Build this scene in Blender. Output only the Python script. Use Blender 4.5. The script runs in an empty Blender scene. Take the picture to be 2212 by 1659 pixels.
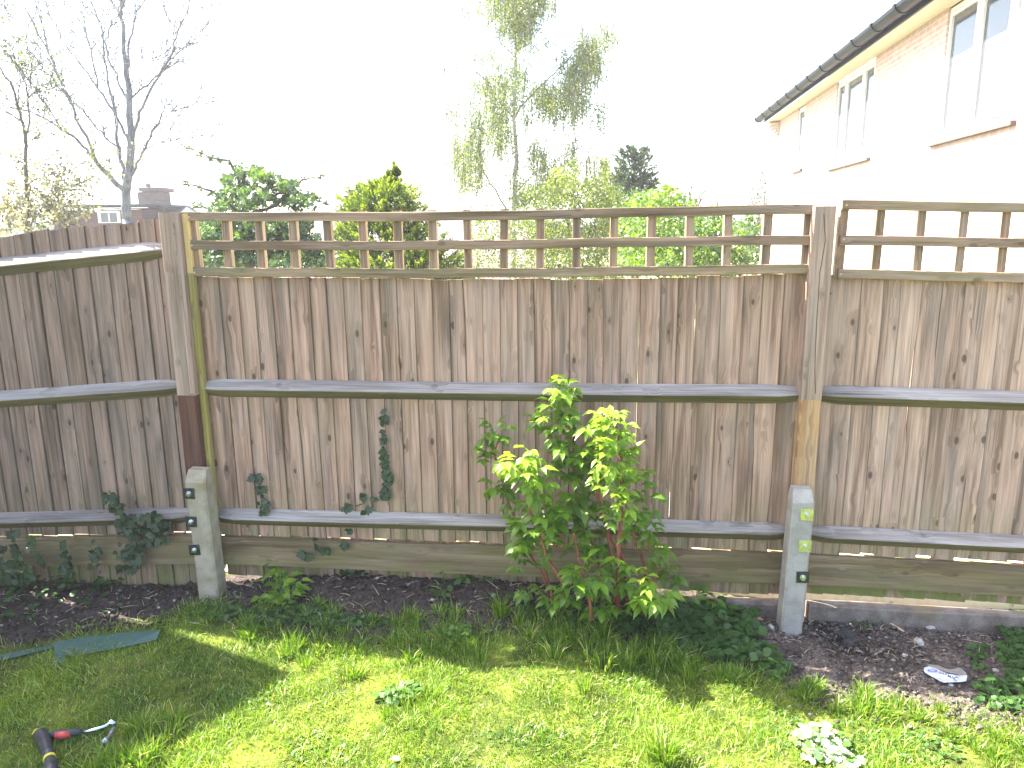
import bpy, math, random
import numpy as np
from mathutils import Vector, Matrix
random.seed(7); rng = np.random.default_rng(11)
sc = bpy.context.scene
# ---------------------------------------------------------------- camera, sky, sun, exposure
CAM = (1.9733, -3.6085, 1.95); YAW, PIT, ROLL, FPX = 0.0988, 0.2067, -0.0103, 1600.0   # FPX for a 2212 px wide picture
_fw = Vector((-math.sin(YAW)*math.cos(PIT), math.cos(YAW)*math.cos(PIT), -math.sin(PIT)))
_rt = Vector((math.cos(YAW), math.sin(YAW), 0)); _up = _rt.cross(_fw)
_r2 = math.cos(ROLL)*_rt + math.sin(ROLL)*_up; _u2 = -math.sin(ROLL)*_rt + math.cos(ROLL)*_up
cd = bpy.data.cameras.new('camera'); cam = bpy.data.objects.new('camera', cd); sc.collection.objects.link(cam)
cd.sensor_width = 36; cd.lens = FPX/2212*36; cd.clip_start = .05; cd.clip_end = 2000
M = Matrix((( _r2.x,_u2.x,-_fw.x,CAM[0]),(_r2.y,_u2.y,-_fw.y,CAM[1]),(_r2.z,_u2.z,-_fw.z,CAM[2]),(0,0,0,1)))
cam.matrix_world = M; sc.camera = cam
SUN_EL, SUN_AZ = math.radians(50.5), math.radians(-70.3)          # azimuth from +Y (straight through the fence) towards -X
w = bpy.data.worlds.new('World'); sc.world = w; w.use_nodes = True
bg = w.node_tree.nodes['Background']; sky = w.node_tree.nodes.new('ShaderNodeTexSky')
sky.sky_type = 'NISHITA'; sky.sun_disc = False; sky.sun_elevation = SUN_EL; sky.sun_rotation = SUN_AZ
sky.air_density = 1.0; sky.dust_density = 3.0; sky.ozone_density = 1.0
w.node_tree.links.new(sky.outputs[0], bg.inputs[0]); bg.inputs[1].default_value = 0.125
ld = bpy.data.lights.new('sun', 'SUN'); ld.energy = 5.0; ld.angle = math.radians(.5); ld.color = (1, .95, .86)
lo = bpy.data.objects.new('sun', ld); sc.collection.objects.link(lo)
sd = Vector((math.sin(SUN_AZ)*math.cos(SUN_EL), math.cos(SUN_AZ)*math.cos(SUN_EL), math.sin(SUN_EL)))
lo.rotation_euler = sd.to_track_quat('Z', 'Y').to_euler(); lo.location = sd*30
sc.view_settings.view_transform = 'Standard'; sc.view_settings.look = 'None'
sc.view_settings.exposure = 2.76; sc.view_settings.gamma = 1
sc.cycles.max_bounces = 8; sc.cycles.transparent_max_bounces = 8

# ---------------------------------------------------------------- helpers
def ray(px, py): return _fw + _r2*((px-1106)/FPX) - _u2*((py-829.5)/FPX)
def at_y(px, py, Y):
    v = ray(px, py); t = (Y-CAM[1])/v.y; return Vector(CAM)+v*t
def at_z(px, py, Z):
    v = ray(px, py); t = (Z-CAM[2])/v.z; return Vector(CAM)+v*t
def smooth(a, b, x):
    t = np.clip((x-a)/(b-a), 0, 1); return t*t*(3-2*t)
AX = [-3,-1.5,-.3,0,.5,.8,2.0,2.6,3.0,4.5,7]; AZ = [0,.0,.03,.04,.1,.12,.11,.04,-.01,.0,0]
_ph = rng.uniform(0, 6.28, (14, 2)); _fr = rng.normal(0, 1, (14, 2))
def fbm(x, y, f0=1.0):
    s = 0
    for i in range(14):
        k = f0*(1.5**(i*.5)); s = s + np.sin(k*(_fr[i,0]*x+_fr[i,1]*y)*3+_ph[i,0]*3)/(1+i*.45)
    return s/3
def G(x, y):
    x = np.asarray(x, float); y = np.asarray(y, float)
    A = np.interp(x, AX, AZ)
    z = A*smooth(-.62, -.12, y)*(1-smooth(.1, .6, y))
    fade = 1-smooth(5, 9, np.abs(y)+np.abs(x-2)*.5)
    z = z + (-.03*np.clip(x-2.6, 0, 4) - .035*np.clip(-x-.1, 0, 3))*fade
    z = z + .012*fbm(x, y, .9)*fade
    return z
def g_at(px, py):
    z = 0.0
    for _ in range(12): p = at_z(px, py, z); z = float(G(p.x, p.y))
    return Vector((p.x, p.y, z))

class MB:
    """collects polygons with per-vertex attributes and links them as one mesh object"""
    def __init__(s): s.v=[]; s.f=[]; s.m=[]; s.a={'wc':[], 'rnd':[], 'alg':[], 'u':[]}
    def add(s, vs, fs, wc=None, rnd=0.0, alg=0.0, u=None, mat=0):
        b = len(s.v); n = len(vs); s.v += [tuple(q) for q in vs]
        s.f += [tuple(b+i for i in f) for f in fs]
        s.m += (list(mat) if isinstance(mat, (list, tuple)) else [mat]*len(fs))
        s.a['wc'] += [tuple(q) for q in (wc if wc is not None else vs)]
        s.a['rnd'] += [rnd]*n
        s.a['alg'] += list(alg) if hasattr(alg, '__len__') else [alg]*n
        s.a['u'] += list(u) if u is not None else [.5]*n
    def box(s, o, ax, ay, az, along='z', rnd=None, alg=0.0, mat=0, bev=.002):
        """box from corner o with edge vectors; slightly chamfered long edges; along = grain axis"""
        o, ax, ay, az = map(Vector, (o, ax, ay, az))
        E = {'x': (ax, ay, az), 'y': (ay, az, ax), 'z': (az, ax, ay)}[along]
        L, A, B = E; a, b, l = A.length, B.length, L.length
        c = min(bev, a*.2, b*.2)
        cs = [(c,0),(a-c,0),(a,c),(a,b-c),(a-c,b),(c,b),(0,b-c),(0,c)]
        r = random.random() if rnd is None else rnd
        n = max(1, min(12, int(l/.25))); vs=[]; wc=[]; uu=[]
        for i in range(n+1):
            t = i/n
            for (p, q) in cs:
                vs.append(o+A*(p/a)+B*(q/b)+L*t); wc.append((p, q, l*t)); uu.append(.5)
        fs=[]
        for i in range(n):
            for k in range(8):
                k2=(k+1)%8; fs.append((i*8+k, i*8+k2, (i+1)*8+k2, (i+1)*8+k))
        fs.append(tuple(range(7,-1,-1))); fs.append(tuple(n*8+k for k in range(8)))
        s.add(vs, fs, wc, r, alg, uu, mat)
    def prism(s, pts, fn, l0, l1, n=10, rnd=None, alg=0.0, mat=0, taper=None, jit=0.0):
        """extrude a section [(y,z)] along s from l0 to l1; fn(s,y,z) -> world"""
        r = random.random() if rnd is None else rnd; k = len(pts); vs=[]; wc=[]
        for i in range(n+1):
            t = i/n; S = l0+(l1-l0)*t
            sc_ = taper(t) if taper else 1.0
            cy = sum(p[0] for p in pts)/k; cz = sum(p[1] for p in pts)/k
            for (y, z) in pts:
                yy, zz = (y*sc_, cz+(z-cz)*(.35+.65*sc_)) if taper else (y, z)
                vs.append(fn(S, yy+random.uniform(-jit, jit), zz+random.uniform(-jit, jit))); wc.append((z, y, S))
        fs=[]
        for i in range(n):
            for q in range(k):
                q2=(q+1)%k; fs.append((i*k+q, i*k+q2, (i+1)*k+q2, (i+1)*k+q))
        fs.append(tuple(range(k-1,-1,-1))); fs.append(tuple(n*k+q for q in range(k)))
        s.add(vs, fs, wc, r, alg, None, mat)
    def tube(s, pts, rad, sides=6, rnd=0.5, mat=0, cap=True):
        pts = [Vector(p) for p in pts]; n=len(pts); vs=[]; wc=[]; ln=0
        ref = Vector((.3,.9,.2)).normalized()
        for i,p in enumerate(pts):
            d = (pts[min(i+1,n-1)]-pts[max(i-1,0)]).normalized()
            a = d.cross(ref); 
            if a.length<.1: a = d.cross(Vector((1,0,0)))
            a.normalize(); b = d.cross(a); r = rad[i] if hasattr(rad,'__len__') else rad
            if i: ln += (p-pts[i-1]).length
            for k in range(sides):
                t=2*math.pi*k/sides; vs.append(p+(a*math.cos(t)+b*math.sin(t))*r); wc.append((r*math.cos(t), r*math.sin(t), ln))
        fs=[(i*sides+k, i*sides+(k+1)%sides, (i+1)*sides+(k+1)%sides, (i+1)*sides+k) for i in range(n-1) for k in range(sides)]
        if cap: fs += [tuple(range(sides-1,-1,-1)), tuple((n-1)*sides+k for k in range(sides))]
        s.add(vs, fs, wc, rnd, 0.0, None, mat)
    def build(s, name, mats, parent=None, smooth_=False, tag_=None):
        me = bpy.data.meshes.new(name); me.from_pydata(s.v, [], s.f)
        for nm in ('rnd','alg','u'):
            a = me.attributes.new(nm, 'FLOAT', 'POINT'); a.data.foreach_set('value', np.array(s.a[nm], 'f'))
        a = me.attributes.new('wc', 'FLOAT_VECTOR', 'POINT'); a.data.foreach_set('vector', np.array(s.a['wc'], 'f').ravel())
        for m in (mats if isinstance(mats, (list, tuple)) else [mats]): me.materials.append(m)
        me.polygons.foreach_set('material_index', s.m)
        if smooth_: me.polygons.foreach_set('use_smooth', [True]*len(me.polygons))
        me.update(); o = bpy.data.objects.new(name, me); sc.collection.objects.link(o)
        if parent: link(o, parent)
        if tag_: tag(o, *tag_)
        return o
def link(o, parent):
    o.parent = parent
    if parent.parent is None: o.matrix_parent_inverse = Matrix.Translation(-Vector(parent.location))
def tag(o, label, cat, group=None, kind=None):
    o['label'] = label; o['category'] = cat
    if group: o['group'] = group
    if kind: o['kind'] = kind
def empty(name, loc, label, cat, group=None, kind=None):
    o = bpy.data.objects.new(name, None); sc.collection.objects.link(o); o.location = loc; o.empty_display_size=.1
    tag(o, label, cat, group, kind); return o
def raw_mesh(name, V, F, mats, attrs=None, parent=None, tag_=None, smooth_=False):
    """V (n,3), F list of arrays (k, nverts)"""
    me = bpy.data.meshes.new(name); me.vertices.add(len(V)); me.vertices.foreach_set('co', np.asarray(V,'f').ravel())
    tot = sum(f.size for f in F); np_ = sum(len(f) for f in F)
    me.loops.add(tot); me.loops.foreach_set('vertex_index', np.concatenate([f.ravel() for f in F]).astype('i'))
    me.polygons.add(np_); st=[]; c=0
    for f in F:
        st.append(c+np.arange(len(f))*f.shape[1]); c+=f.size
    me.polygons.foreach_set('loop_start', np.concatenate(st).astype('i'))
    for m in (mats if isinstance(mats,(list,tuple)) else [mats]): me.materials.append(m)
    for k, a in (attrs or {}).items():
        at = me.attributes.new(k, 'FLOAT', 'POINT'); at.data.foreach_set('value', np.asarray(a,'f'))
    if smooth_: me.polygons.foreach_set('use_smooth', np.ones(np_, bool))
    me.update(calc_edges=True); me.validate()
    o = bpy.data.objects.new(name, me); sc.collection.objects.link(o)
    if parent: link(o, parent)
    if tag_: tag(o, *tag_)
    return o

# ---------------------------------------------------------------- materials
class NT:
    def __init__(s, name):
        s.m = bpy.data.materials.new(name); s.m.use_nodes = True; s.t = s.m.node_tree; s.t.nodes.clear()
        s.out = s.n('OutputMaterial')
    def n(s, t, **k):
        x = s.t.nodes.new('ShaderNode'+t)
        for a, b in k.items(): setattr(x, a, b)
        return x
    def l(s, a, b): s.t.links.new(a, b)
    def set(s, sock, v):
        if hasattr(v, 'is_output') or isinstance(v, bpy.types.NodeSocket): s.l(v, sock)
        else: sock.default_value = v
    def math(s, op, a, b=0.0, c=None, clamp=False):
        x = s.n('Math', operation=op, use_clamp=clamp); s.set(x.inputs[0], a); s.set(x.inputs[1], b)
        if c is not None: s.set(x.inputs[2], c)
        return x.outputs[0]
    def vmath(s, op, a, b):
        x = s.n('VectorMath', operation=op); s.set(x.inputs[0], a); s.set(x.inputs[1], b); return x.outputs[0]
    def attr(s, name, out='Fac'):
        x = s.n('Attribute', attribute_name=name); return x.outputs[out]
    def noise(s, vec, scale, detail=2, rough=.5, dist=0.0, out=0):
        x = s.n('TexNoise'); s.set(x.inputs['Vector'], vec); x.inputs['Scale'].default_value=scale
        x.inputs['Detail'].default_value=detail; x.inputs['Roughness'].default_value=rough; x.inputs['Distortion'].default_value=dist
        return x.outputs[out]
    def ramp(s, fac, stops, interp='LINEAR'):
        x = s.n('ValToRGB'); s.set(x.inputs[0], fac); e = x.color_ramp.elements; x.color_ramp.interpolation=interp
        while len(e) < len(stops): e.new(.5)
        for i,(p,c) in enumerate(stops): e[i].position=p; e[i].color=(*c,1) if len(c)==3 else c
        return x.outputs[0]
    def mr(s, v, a, b, c=0.0, d=1.0):
        x = s.n('MapRange', interpolation_type='SMOOTHSTEP'); s.set(x.inputs[0], v)
        for i,q in enumerate((a,b,c,d)): s.set(x.inputs[1+i], q)
        return x.outputs[0]
    def mix(s, f, a, b, mode='MIX'):
        x = s.n('Mix', data_type='RGBA', blend_type=mode); s.set(x.inputs[0], f)
        s.set(x.inputs[6], a if not isinstance(a, tuple) else (*a[:3],1)); s.set(x.inputs[7], b if not isinstance(b, tuple) else (*b[:3],1)); return x.outputs[2]
    def bump(s, h, st=.5, d=.01):
        x = s.n('Bump'); s.set(x.inputs['Height'], h); x.inputs['Strength'].default_value=st; x.inputs['Distance'].default_value=d; return x.outputs[0]
    def princ(s, col, rough=.8, normal=None, metal=0.0, spec=.3, **k):
        x = s.n('BsdfPrincipled'); s.set(x.inputs['Base Color'], col if not isinstance(col, tuple) else (*col[:3],1))
        s.set(x.inputs['Roughness'], rough); x.inputs['Metallic'].default_value=metal; x.inputs['Specular IOR Level'].default_value=spec
        for a, b in k.items(): s.set(x.inputs[a], b)
        if normal: s.l(normal, x.inputs['Normal'])
        s.l(x.outputs[0], s.out.inputs[0]); return x
    def pos(s): return s.n('NewGeometry').outputs['Position']

def sclv(t, v, k): return t.vmath('MULTIPLY', v, k)
def wood(name, dark, mid, light, knots=1.0, green=(.16,.17,.05), grain=1.0, contrast=1.0, edge=.6):
    t = NT(name); wc = t.attr('wc','Vector'); r = t.attr('rnd'); u = t.attr('u')
    cmb = t.n('CombineXYZ'); t.l(t.math('MULTIPLY', r, 17.3), cmb.inputs[0]); t.l(t.math('MULTIPLY', r, 5.1), cmb.inputs[1]); t.l(t.math('MULTIPLY', r, 41.7), cmb.inputs[2])
    p = t.vmath('ADD', wc, cmb.outputs[0])
    # knots in (across, along)
    kv = sclv(t, p, (19, 0, 10)); vo = t.n('TexVoronoi', voronoi_dimensions='3D'); t.l(kv, vo.inputs['Vector']); vo.inputs['Scale'].default_value=1.0
    d = vo.outputs['Distance']; sep = t.n('SeparateColor'); t.l(vo.outputs['Color'], sep.inputs[0])
    on = t.math('GREATER_THAN', sep.outputs[0], .73)
    rad = t.math('MULTIPLY_ADD', sep.outputs[1], .18, .075)
    kn = t.math('MULTIPLY', t.math('SUBTRACT', 1.0, t.mr(d, t.math('MULTIPLY', rad, .55), rad)), on)
    halo = t.math('MULTIPLY', t.math('SUBTRACT', 1.0, t.mr(d, rad, t.math('MULTIPLY', rad, 4.5))), on)
    off = t.n('CombineXYZ'); t.l(t.math('MULTIPLY', halo, .014), off.inputs[0])
    pg = t.vmath('ADD', p, off.outputs[0])
    g1 = t.noise(sclv(t, pg, (170,170,3.2)), 1, 3, .6)
    g2 = t.noise(sclv(t, pg, (36,36,1.5)), 1, 5, .66, .12)
    g3 = t.noise(sclv(t, pg, (11,11,1.1)), 1, 2, .5)
    g4 = t.noise(sclv(t, pg, (95,95,1.2)), 1, 2, .5, .1)
    mixv = t.math('ADD', t.math('MULTIPLY', g2, .62), t.math('MULTIPLY', g3, .38))
    mixv = t.math('ADD', mixv, t.math('MULTIPLY', t.math('SUBTRACT', r, .5), .07*contrast))
    lo_, hi_ = .5-.095/contrast, .5+.105/contrast
    col = t.ramp(mixv, [(lo_, dark), (.5, mid), (hi_, light)])
    g5 = t.noise(sclv(t, p, (14,14,1.7)), 1, 3, .55); col = t.mix(t.math('MULTIPLY', t.mr(g5,.42,.66), .30), col, tuple((sum(mid)/3)*k for k in (1.10,.95,.87)))
    g6 = t.noise(sclv(t, pg, (58,58,.75)), 1, 3, .6, .1); g7 = t.noise(sclv(t, p, (7,7,2.4)), 1, 2, .5)
    st_ = t.math('MULTIPLY', t.mr(g6,.52,.64), t.mr(g7,.42,.62))
    fine = t.mr(g1, .3, .7, 1-.16*grain, 1+.14*grain)
    crack = t.math('SUBTRACT', 1.0, t.mr(g4, .24, .33))
    v = t.math('MULTIPLY', fine, t.math('SUBTRACT', 1.0, t.math('MULTIPLY', crack, .5*grain)))
    v = t.math('MULTIPLY', v, t.math('SUBTRACT', 1.0, t.math('MULTIPLY', st_, .34*grain)))
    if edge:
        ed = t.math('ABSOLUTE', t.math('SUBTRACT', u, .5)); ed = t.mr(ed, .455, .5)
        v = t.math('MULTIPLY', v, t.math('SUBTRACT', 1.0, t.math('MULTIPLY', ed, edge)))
    col = t.mix(1.0, col, t.n('CombineColor').outputs[0], 'MULTIPLY')
    cc = [x for x in t.t.nodes if x.bl_idname=='ShaderNodeCombineColor'][-1]
    for i in range(3): t.l(v, cc.inputs[i])
    col = t.mix(t.math('MULTIPLY', halo, .28*knots), col, tuple(c*.55 for c in dark))
    col = t.mix(t.math('MULTIPLY', kn, .8*knots), col, tuple(c*.32 for c in dark))
    al = t.math('MULTIPLY', t.attr('alg'), t.mr(t.noise(sclv(t, p, (9,9,4)), 1, 4, .65), .32, .62), clamp=True)
    col = t.mix(al, col, green)
    h = t.math('ADD', t.math('MULTIPLY', g1, .35), t.math('SUBTRACT', t.math('MULTIPLY', g2, .5), t.math('ADD', crack, t.math('MULTIPLY', kn, .5))))
    t.princ(col, .85, t.bump(h, .5, .0022), spec=.2)
    return t.m
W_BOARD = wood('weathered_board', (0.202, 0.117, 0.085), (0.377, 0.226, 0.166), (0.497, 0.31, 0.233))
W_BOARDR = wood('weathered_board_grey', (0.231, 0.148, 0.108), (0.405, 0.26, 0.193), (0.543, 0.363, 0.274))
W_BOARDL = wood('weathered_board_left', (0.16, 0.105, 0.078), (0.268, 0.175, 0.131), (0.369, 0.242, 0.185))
W_RAIL = wood('weathered_rail', (.18,.152,.135), (.275,.24,.218), (.37,.328,.302), knots=.5, edge=0)
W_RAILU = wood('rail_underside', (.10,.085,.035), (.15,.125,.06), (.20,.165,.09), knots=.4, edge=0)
W_TREL = wood('trellis_batten', (0.144, 0.09, 0.059), (0.268, 0.17, 0.118), (0.375, 0.249, 0.178), knots=.6, edge=0)
W_POST = wood('weathered_post', (0.219, 0.146, 0.109), (0.324, 0.218, 0.168), (0.417, 0.288, 0.226), knots=.8, edge=0)
W_FRESH = wood('fresh_batten', (.50,.33,.13), (.62,.44,.20), (.72,.54,.28), knots=.2, grain=.5, edge=0)
W_STRIP = wood('green_stained_batten', (.20,.14,.05), (.31,.225,.095), (.39,.29,.13), green=(.30,.27,.05), knots=.3, edge=0)
W_RED = wood('reddish_brown_post_foot', (.085,.036,.022), (.125,.055,.034), (.165,.078,.05), knots=.5, edge=0)
W_ORANGE = wood('orange_post_foot', (.30,.16,.07), (.42,.25,.12), (.52,.34,.18), knots=1, edge=0)
W_GRAVEL = wood('gravel_board_timber', (0.132, 0.086, 0.048), (0.209, 0.142, 0.085), (0.286, 0.196, 0.123), knots=.6, edge=0)

def concrete(name, c1, c2, moss=0.0):
    t = NT(name); P = t.pos(); n = t.noise(P, 14, 5, .6); n2 = t.noise(P, 260, 2, .6); n3 = t.noise(P, 5, 3, .5)
    col = t.mix(t.mr(n, .3, .7), c1, c2); col = t.mix(t.math('MULTIPLY', t.mr(n2, .55, .75), .45), col, (.5,.47,.42))
    col = t.mix(t.math('MULTIPLY', t.mr(n2, .42, .3), .5), col, (.06,.055,.05))
    col = t.mix(t.math('MULTIPLY', t.mr(n3, .5, .7), moss), col, (.2,.15,.07))
    t.princ(col, .9, t.bump(t.math('ADD', n2, n), .5, .003), spec=.2); return t.m
CONC = concrete('concrete_spur_grey', (.26,.24,.215), (.36,.335,.30)); CONCL = concrete('concrete_spur_tan', (.27,.225,.16), (.37,.32,.24), .7)
KERB = concrete('concrete_kerb', (.12,.095,.078), (.22,.185,.155), .5)
def simple(name, col, rough=.5, metal=0.0, var=.12, sc_=30, spec=.4):
    t = NT(name); n = t.noise(t.pos(), sc_, 3, .6)
    c = t.mix(t.mr(n,.3,.7), tuple(q*(1-var) for q in col), tuple(min(1,q*(1+var)) for q in col))
    t.princ(c, rough, t.bump(n,.2,.001), metal, spec); return t.m
ZINC = simple('zinc_plate_yellow', (.50,.52,.20), .35, .6, .2, 60); DKPLATE = simple('dark_steel_plate', (.05,.055,.055), .3, .6, .3, 60)
STEEL = simple('bright_steel', (.62,.64,.66), .25, 1.0)
SCREW = simple('brass_screw', (.5,.4,.25), .4, .7)

def leaf(name, c1, c2, c3=None, tr=.45, gloss=.35, glossmix=.06, shiftn=3.0):
    t = NT(name); r = t.attr('rnd'); stops = [(0,c1),(.6,c2)] + ([(1,c3)] if c3 else [])
    col = t.ramp(r, stops)
    df = t.n('BsdfDiffuse'); t.l(col, df.inputs[0])
    tl = t.n('BsdfTranslucent'); tc = t.mix(1.0, col, (1.35,1.35,.55), 'MULTIPLY'); t.l(tc, tl.inputs[0])
    m1 = t.n('MixShader'); m1.inputs[0].default_value=tr; t.l(df.outputs[0], m1.inputs[1]); t.l(tl.outputs[0], m1.inputs[2])
    gl = t.n('BsdfGlossy'); gl.inputs[0].default_value=(1,1,1,1); gl.inputs['Roughness'].default_value=gloss
    m2 = t.n('MixShader'); m2.inputs[0].default_value=glossmix; t.l(m1.outputs[0], m2.inputs[1]); t.l(gl.outputs[0], m2.inputs[2])
    t.l(m2.outputs[0], t.out.inputs[0]); return t.m
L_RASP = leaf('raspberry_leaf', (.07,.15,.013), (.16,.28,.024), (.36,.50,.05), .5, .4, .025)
L_IVY = leaf('ivy_leaf', (.022,.04,.018), (.036,.06,.026), (.055,.085,.038), .15, .4, .022)
L_WEED = leaf('weed_leaf', (.025,.06,.012), (.045,.105,.02), (.09,.18,.03), .3, .45, .02)
L_PALE = leaf('pale_weed_leaf', (.05,.13,.02), (.10,.2,.04), (.5,.55,.4), .3, .3, .10)
L_SHRUB = leaf('hawthorn_leaf', (.025,.055,.015), (.05,.10,.025), (.12,.20,.035), .4)
L_CONI = leaf('golden_conifer_spray', (.018,.04,.008), (.10,.16,.015), (.28,.34,.03), .4)
L_DARKC = leaf('dark_conifer_spray', (.03,.055,.03), (.06,.095,.05), (.10,.14,.07), .25)
L_BIRCH = leaf('birch_leaf', (.07,.10,.03), (.14,.18,.04), (.24,.28,.06), .45)
L_YELLOW = leaf('yellow_green_leaf', (.05,.075,.012), (.115,.16,.02), (.24,.28,.035), .5)
L_BRIGHT = leaf('bright_green_leaf', (.028,.07,.01), (.08,.15,.018), (.17,.26,.035), .5)
L_BLOSS = leaf('blossom_petal', (.09,.09,.05), (.20,.185,.155), (.42,.40,.38), .35, .4, .02)
L_GRASS = None
def bark(name, c1, c2):
    t = NT(name); P = t.pos(); n = t.noise(sclv(t,P,(1,1,.35)), 18, 4, .6)
    t.princ(t.mix(t.mr(n,.35,.65), c1, c2), .9, t.bump(n,.5,.01)); return t.m
B_GREY = bark('grey_bark', (.10,.10,.112), (.19,.19,.21)); B_BROWN = bark('brown_bark', (.075,.062,.052), (.14,.12,.105))
B_BIRCH = bark('birch_bark', (.25,.24,.23), (.45,.43,.41)); B_CANE = bark('red_cane', (.16,.045,.03), (.30,.10,.06))
B_STRAW = bark('dry_straw', (.30,.23,.13), (.50,.42,.28))

# ---------------------------------------------------------------- ground
LAWN_PX = [(-600,1300),(0,1400),(180,1375),(330,1345),(430,1308),(520,1335),(640,1370),(800,1374),(900,1370),(1000,1364),(1100,1350),(1250,1350),(1400,1385),(1500,1415),(1640,1450),(1760,1497),(1900,1515),(2050,1530),(2212,1552),(2700,1640)]
_lw = [g_at(*q) for q in LAWN_PX]; LX = np.array([p.x for p in _lw]); LY = np.array([p.y for p in _lw])
def lawn(x, y):   # >0 on the lawn, in metres from the edge
    return np.interp(x, LX, LY) + .05*fbm(np.asarray(x)*1.0, np.asarray(y)*1.0, 2.2) - y
def make_ground():
    gx = np.concatenate([-np.geomspace(400, 4, 22), np.arange(-3.2, 6.6, .028), np.geomspace(7, 400, 22)])
    gy = np.concatenate([-np.geomspace(400, 4.2, 20), np.arange(-3.6, -1.0, .06), np.arange(-1.0, .7, .026), np.geomspace(.8, 400, 26)])
    X, Y = np.meshgrid(gx, gy); Z = G(X, Y)
    la = smooth(-.05, .06, lawn(X, Y)); near = (np.abs(X-1.7)<5)&(np.abs(Y)<3.2)
    soil = (1-la)*smooth(.25, .05, Y)*near
    hole = np.exp(-(((X-3.3)/.16)**2+((Y+.19)/.11)**2))
    Z = Z + soil*(.014*fbm(X*3, Y*3, 2.3)+.006*rng.normal(0,1,X.shape)) + la*near*.012*fbm(X, Y, 1.6) - .05*hole*near
    dirt = smooth(2.55, 3.0, X+.15*fbm(X,Y,2))*near
    n, m = X.shape; idx = np.arange(n*m).reshape(n, m)
    F = np.stack([idx[:-1,:-1], idx[:-1,1:], idx[1:,1:], idx[1:,:-1]], -1).reshape(-1,4)
    t = NT('ground_soil_and_turf'); P = t.pos()
    n1 = t.noise(P, 5, 4, .6); n2 = t.noise(P, 55, 4, .7); n3 = t.noise(P, 180, 2, .7)
    turf = t.mix(t.mr(n1,.35,.65), (.035,.05,.008), (.12,.14,.022)); turf = t.mix(t.mr(n2,.55,.75), turf, (.22,.19,.08))
    so = t.mix(t.mr(n2,.35,.7), (.030,.022,.019), (.080,.060,.051)); so = t.mix(t.mr(n3,.66,.74), so, (.3,.27,.25))
    di = t.mix(t.mr(n2,.3,.7), (.055,.041,.034), (.15,.12,.102)); di = t.mix(t.mr(n3,.6,.7), di, (.42,.39,.35)); di = t.mix(t.mr(n1,.56,.7), di, (.045,.036,.034))
    so = t.mix(t.attr('dirt'), so, di); c = t.mix(t.attr('soil'), turf, so)
    far = t.mix(t.mr(t.noise(P,.6,3,.5),.4,.6), (.10,.14,.04), (.24,.22,.16)); c = t.mix(t.attr('far'), c, far)
    sp = t.n('SeparateXYZ'); t.l(P, sp.inputs[0]); charx = t.n('Vector'+'Math', operation='DISTANCE'); t.l(P, charx.inputs[0]); charx.inputs[1].default_value=(3.33,-.2,-.03)
    c = t.mix(t.math('MULTIPLY', t.mr(charx.outputs['Value'], .3, .05), t.math('MULTIPLY', t.mr(n1,.3,.55), .9)), c, (.018,.018,.02))
    t.princ(c, .95, t.bump(t.math('ADD', n2, n3), .7, .006), spec=.15)
    far_ = smooth(.15, .35, Y); 
    raw_mesh('ground', np.stack([X,Y,Z],-1).reshape(-1,3), [F], t.m, dict(soil=soil.ravel(), dirt=dirt.ravel(), far=far_.ravel()), tag_=('dark soil bed and lawn ground running back under the fence','ground',None,'structure'), smooth_=True)
make_ground()
def make_paving():
    t = NT('pale_paving'); P = t.pos(); n = t.noise(P, 30, 4, .6); b = t.n('TexBrick'); t.l(P, b.inputs[0]); b.inputs['Scale'].default_value=1; b.inputs['Brick Width'].default_value=.6; b.inputs['Row Height'].default_value=.6; b.offset=0
    b.inputs['Mortar Size'].default_value=.012; b.inputs['Color1'].default_value=(.5,.47,.42,1); b.inputs['Color2'].default_value=(.58,.55,.5,1); b.inputs['Mortar'].default_value=(.2,.18,.14,1)
    t.princ(t.mix(t.mr(n,.3,.7), b.outputs[0], (.62,.6,.55)), .9, t.bump(n,.3,.003))
    m = MB(); m.box((-.6,.16,-.02), (9,0,0), (0,1.5,0), (0,0,.06), 'x'); 
    o = m.build('paving', t.m, tag_=('pale sunlit paving strip glimpsed under the fence boards','paving',None,'structure'))
make_paving()

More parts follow.
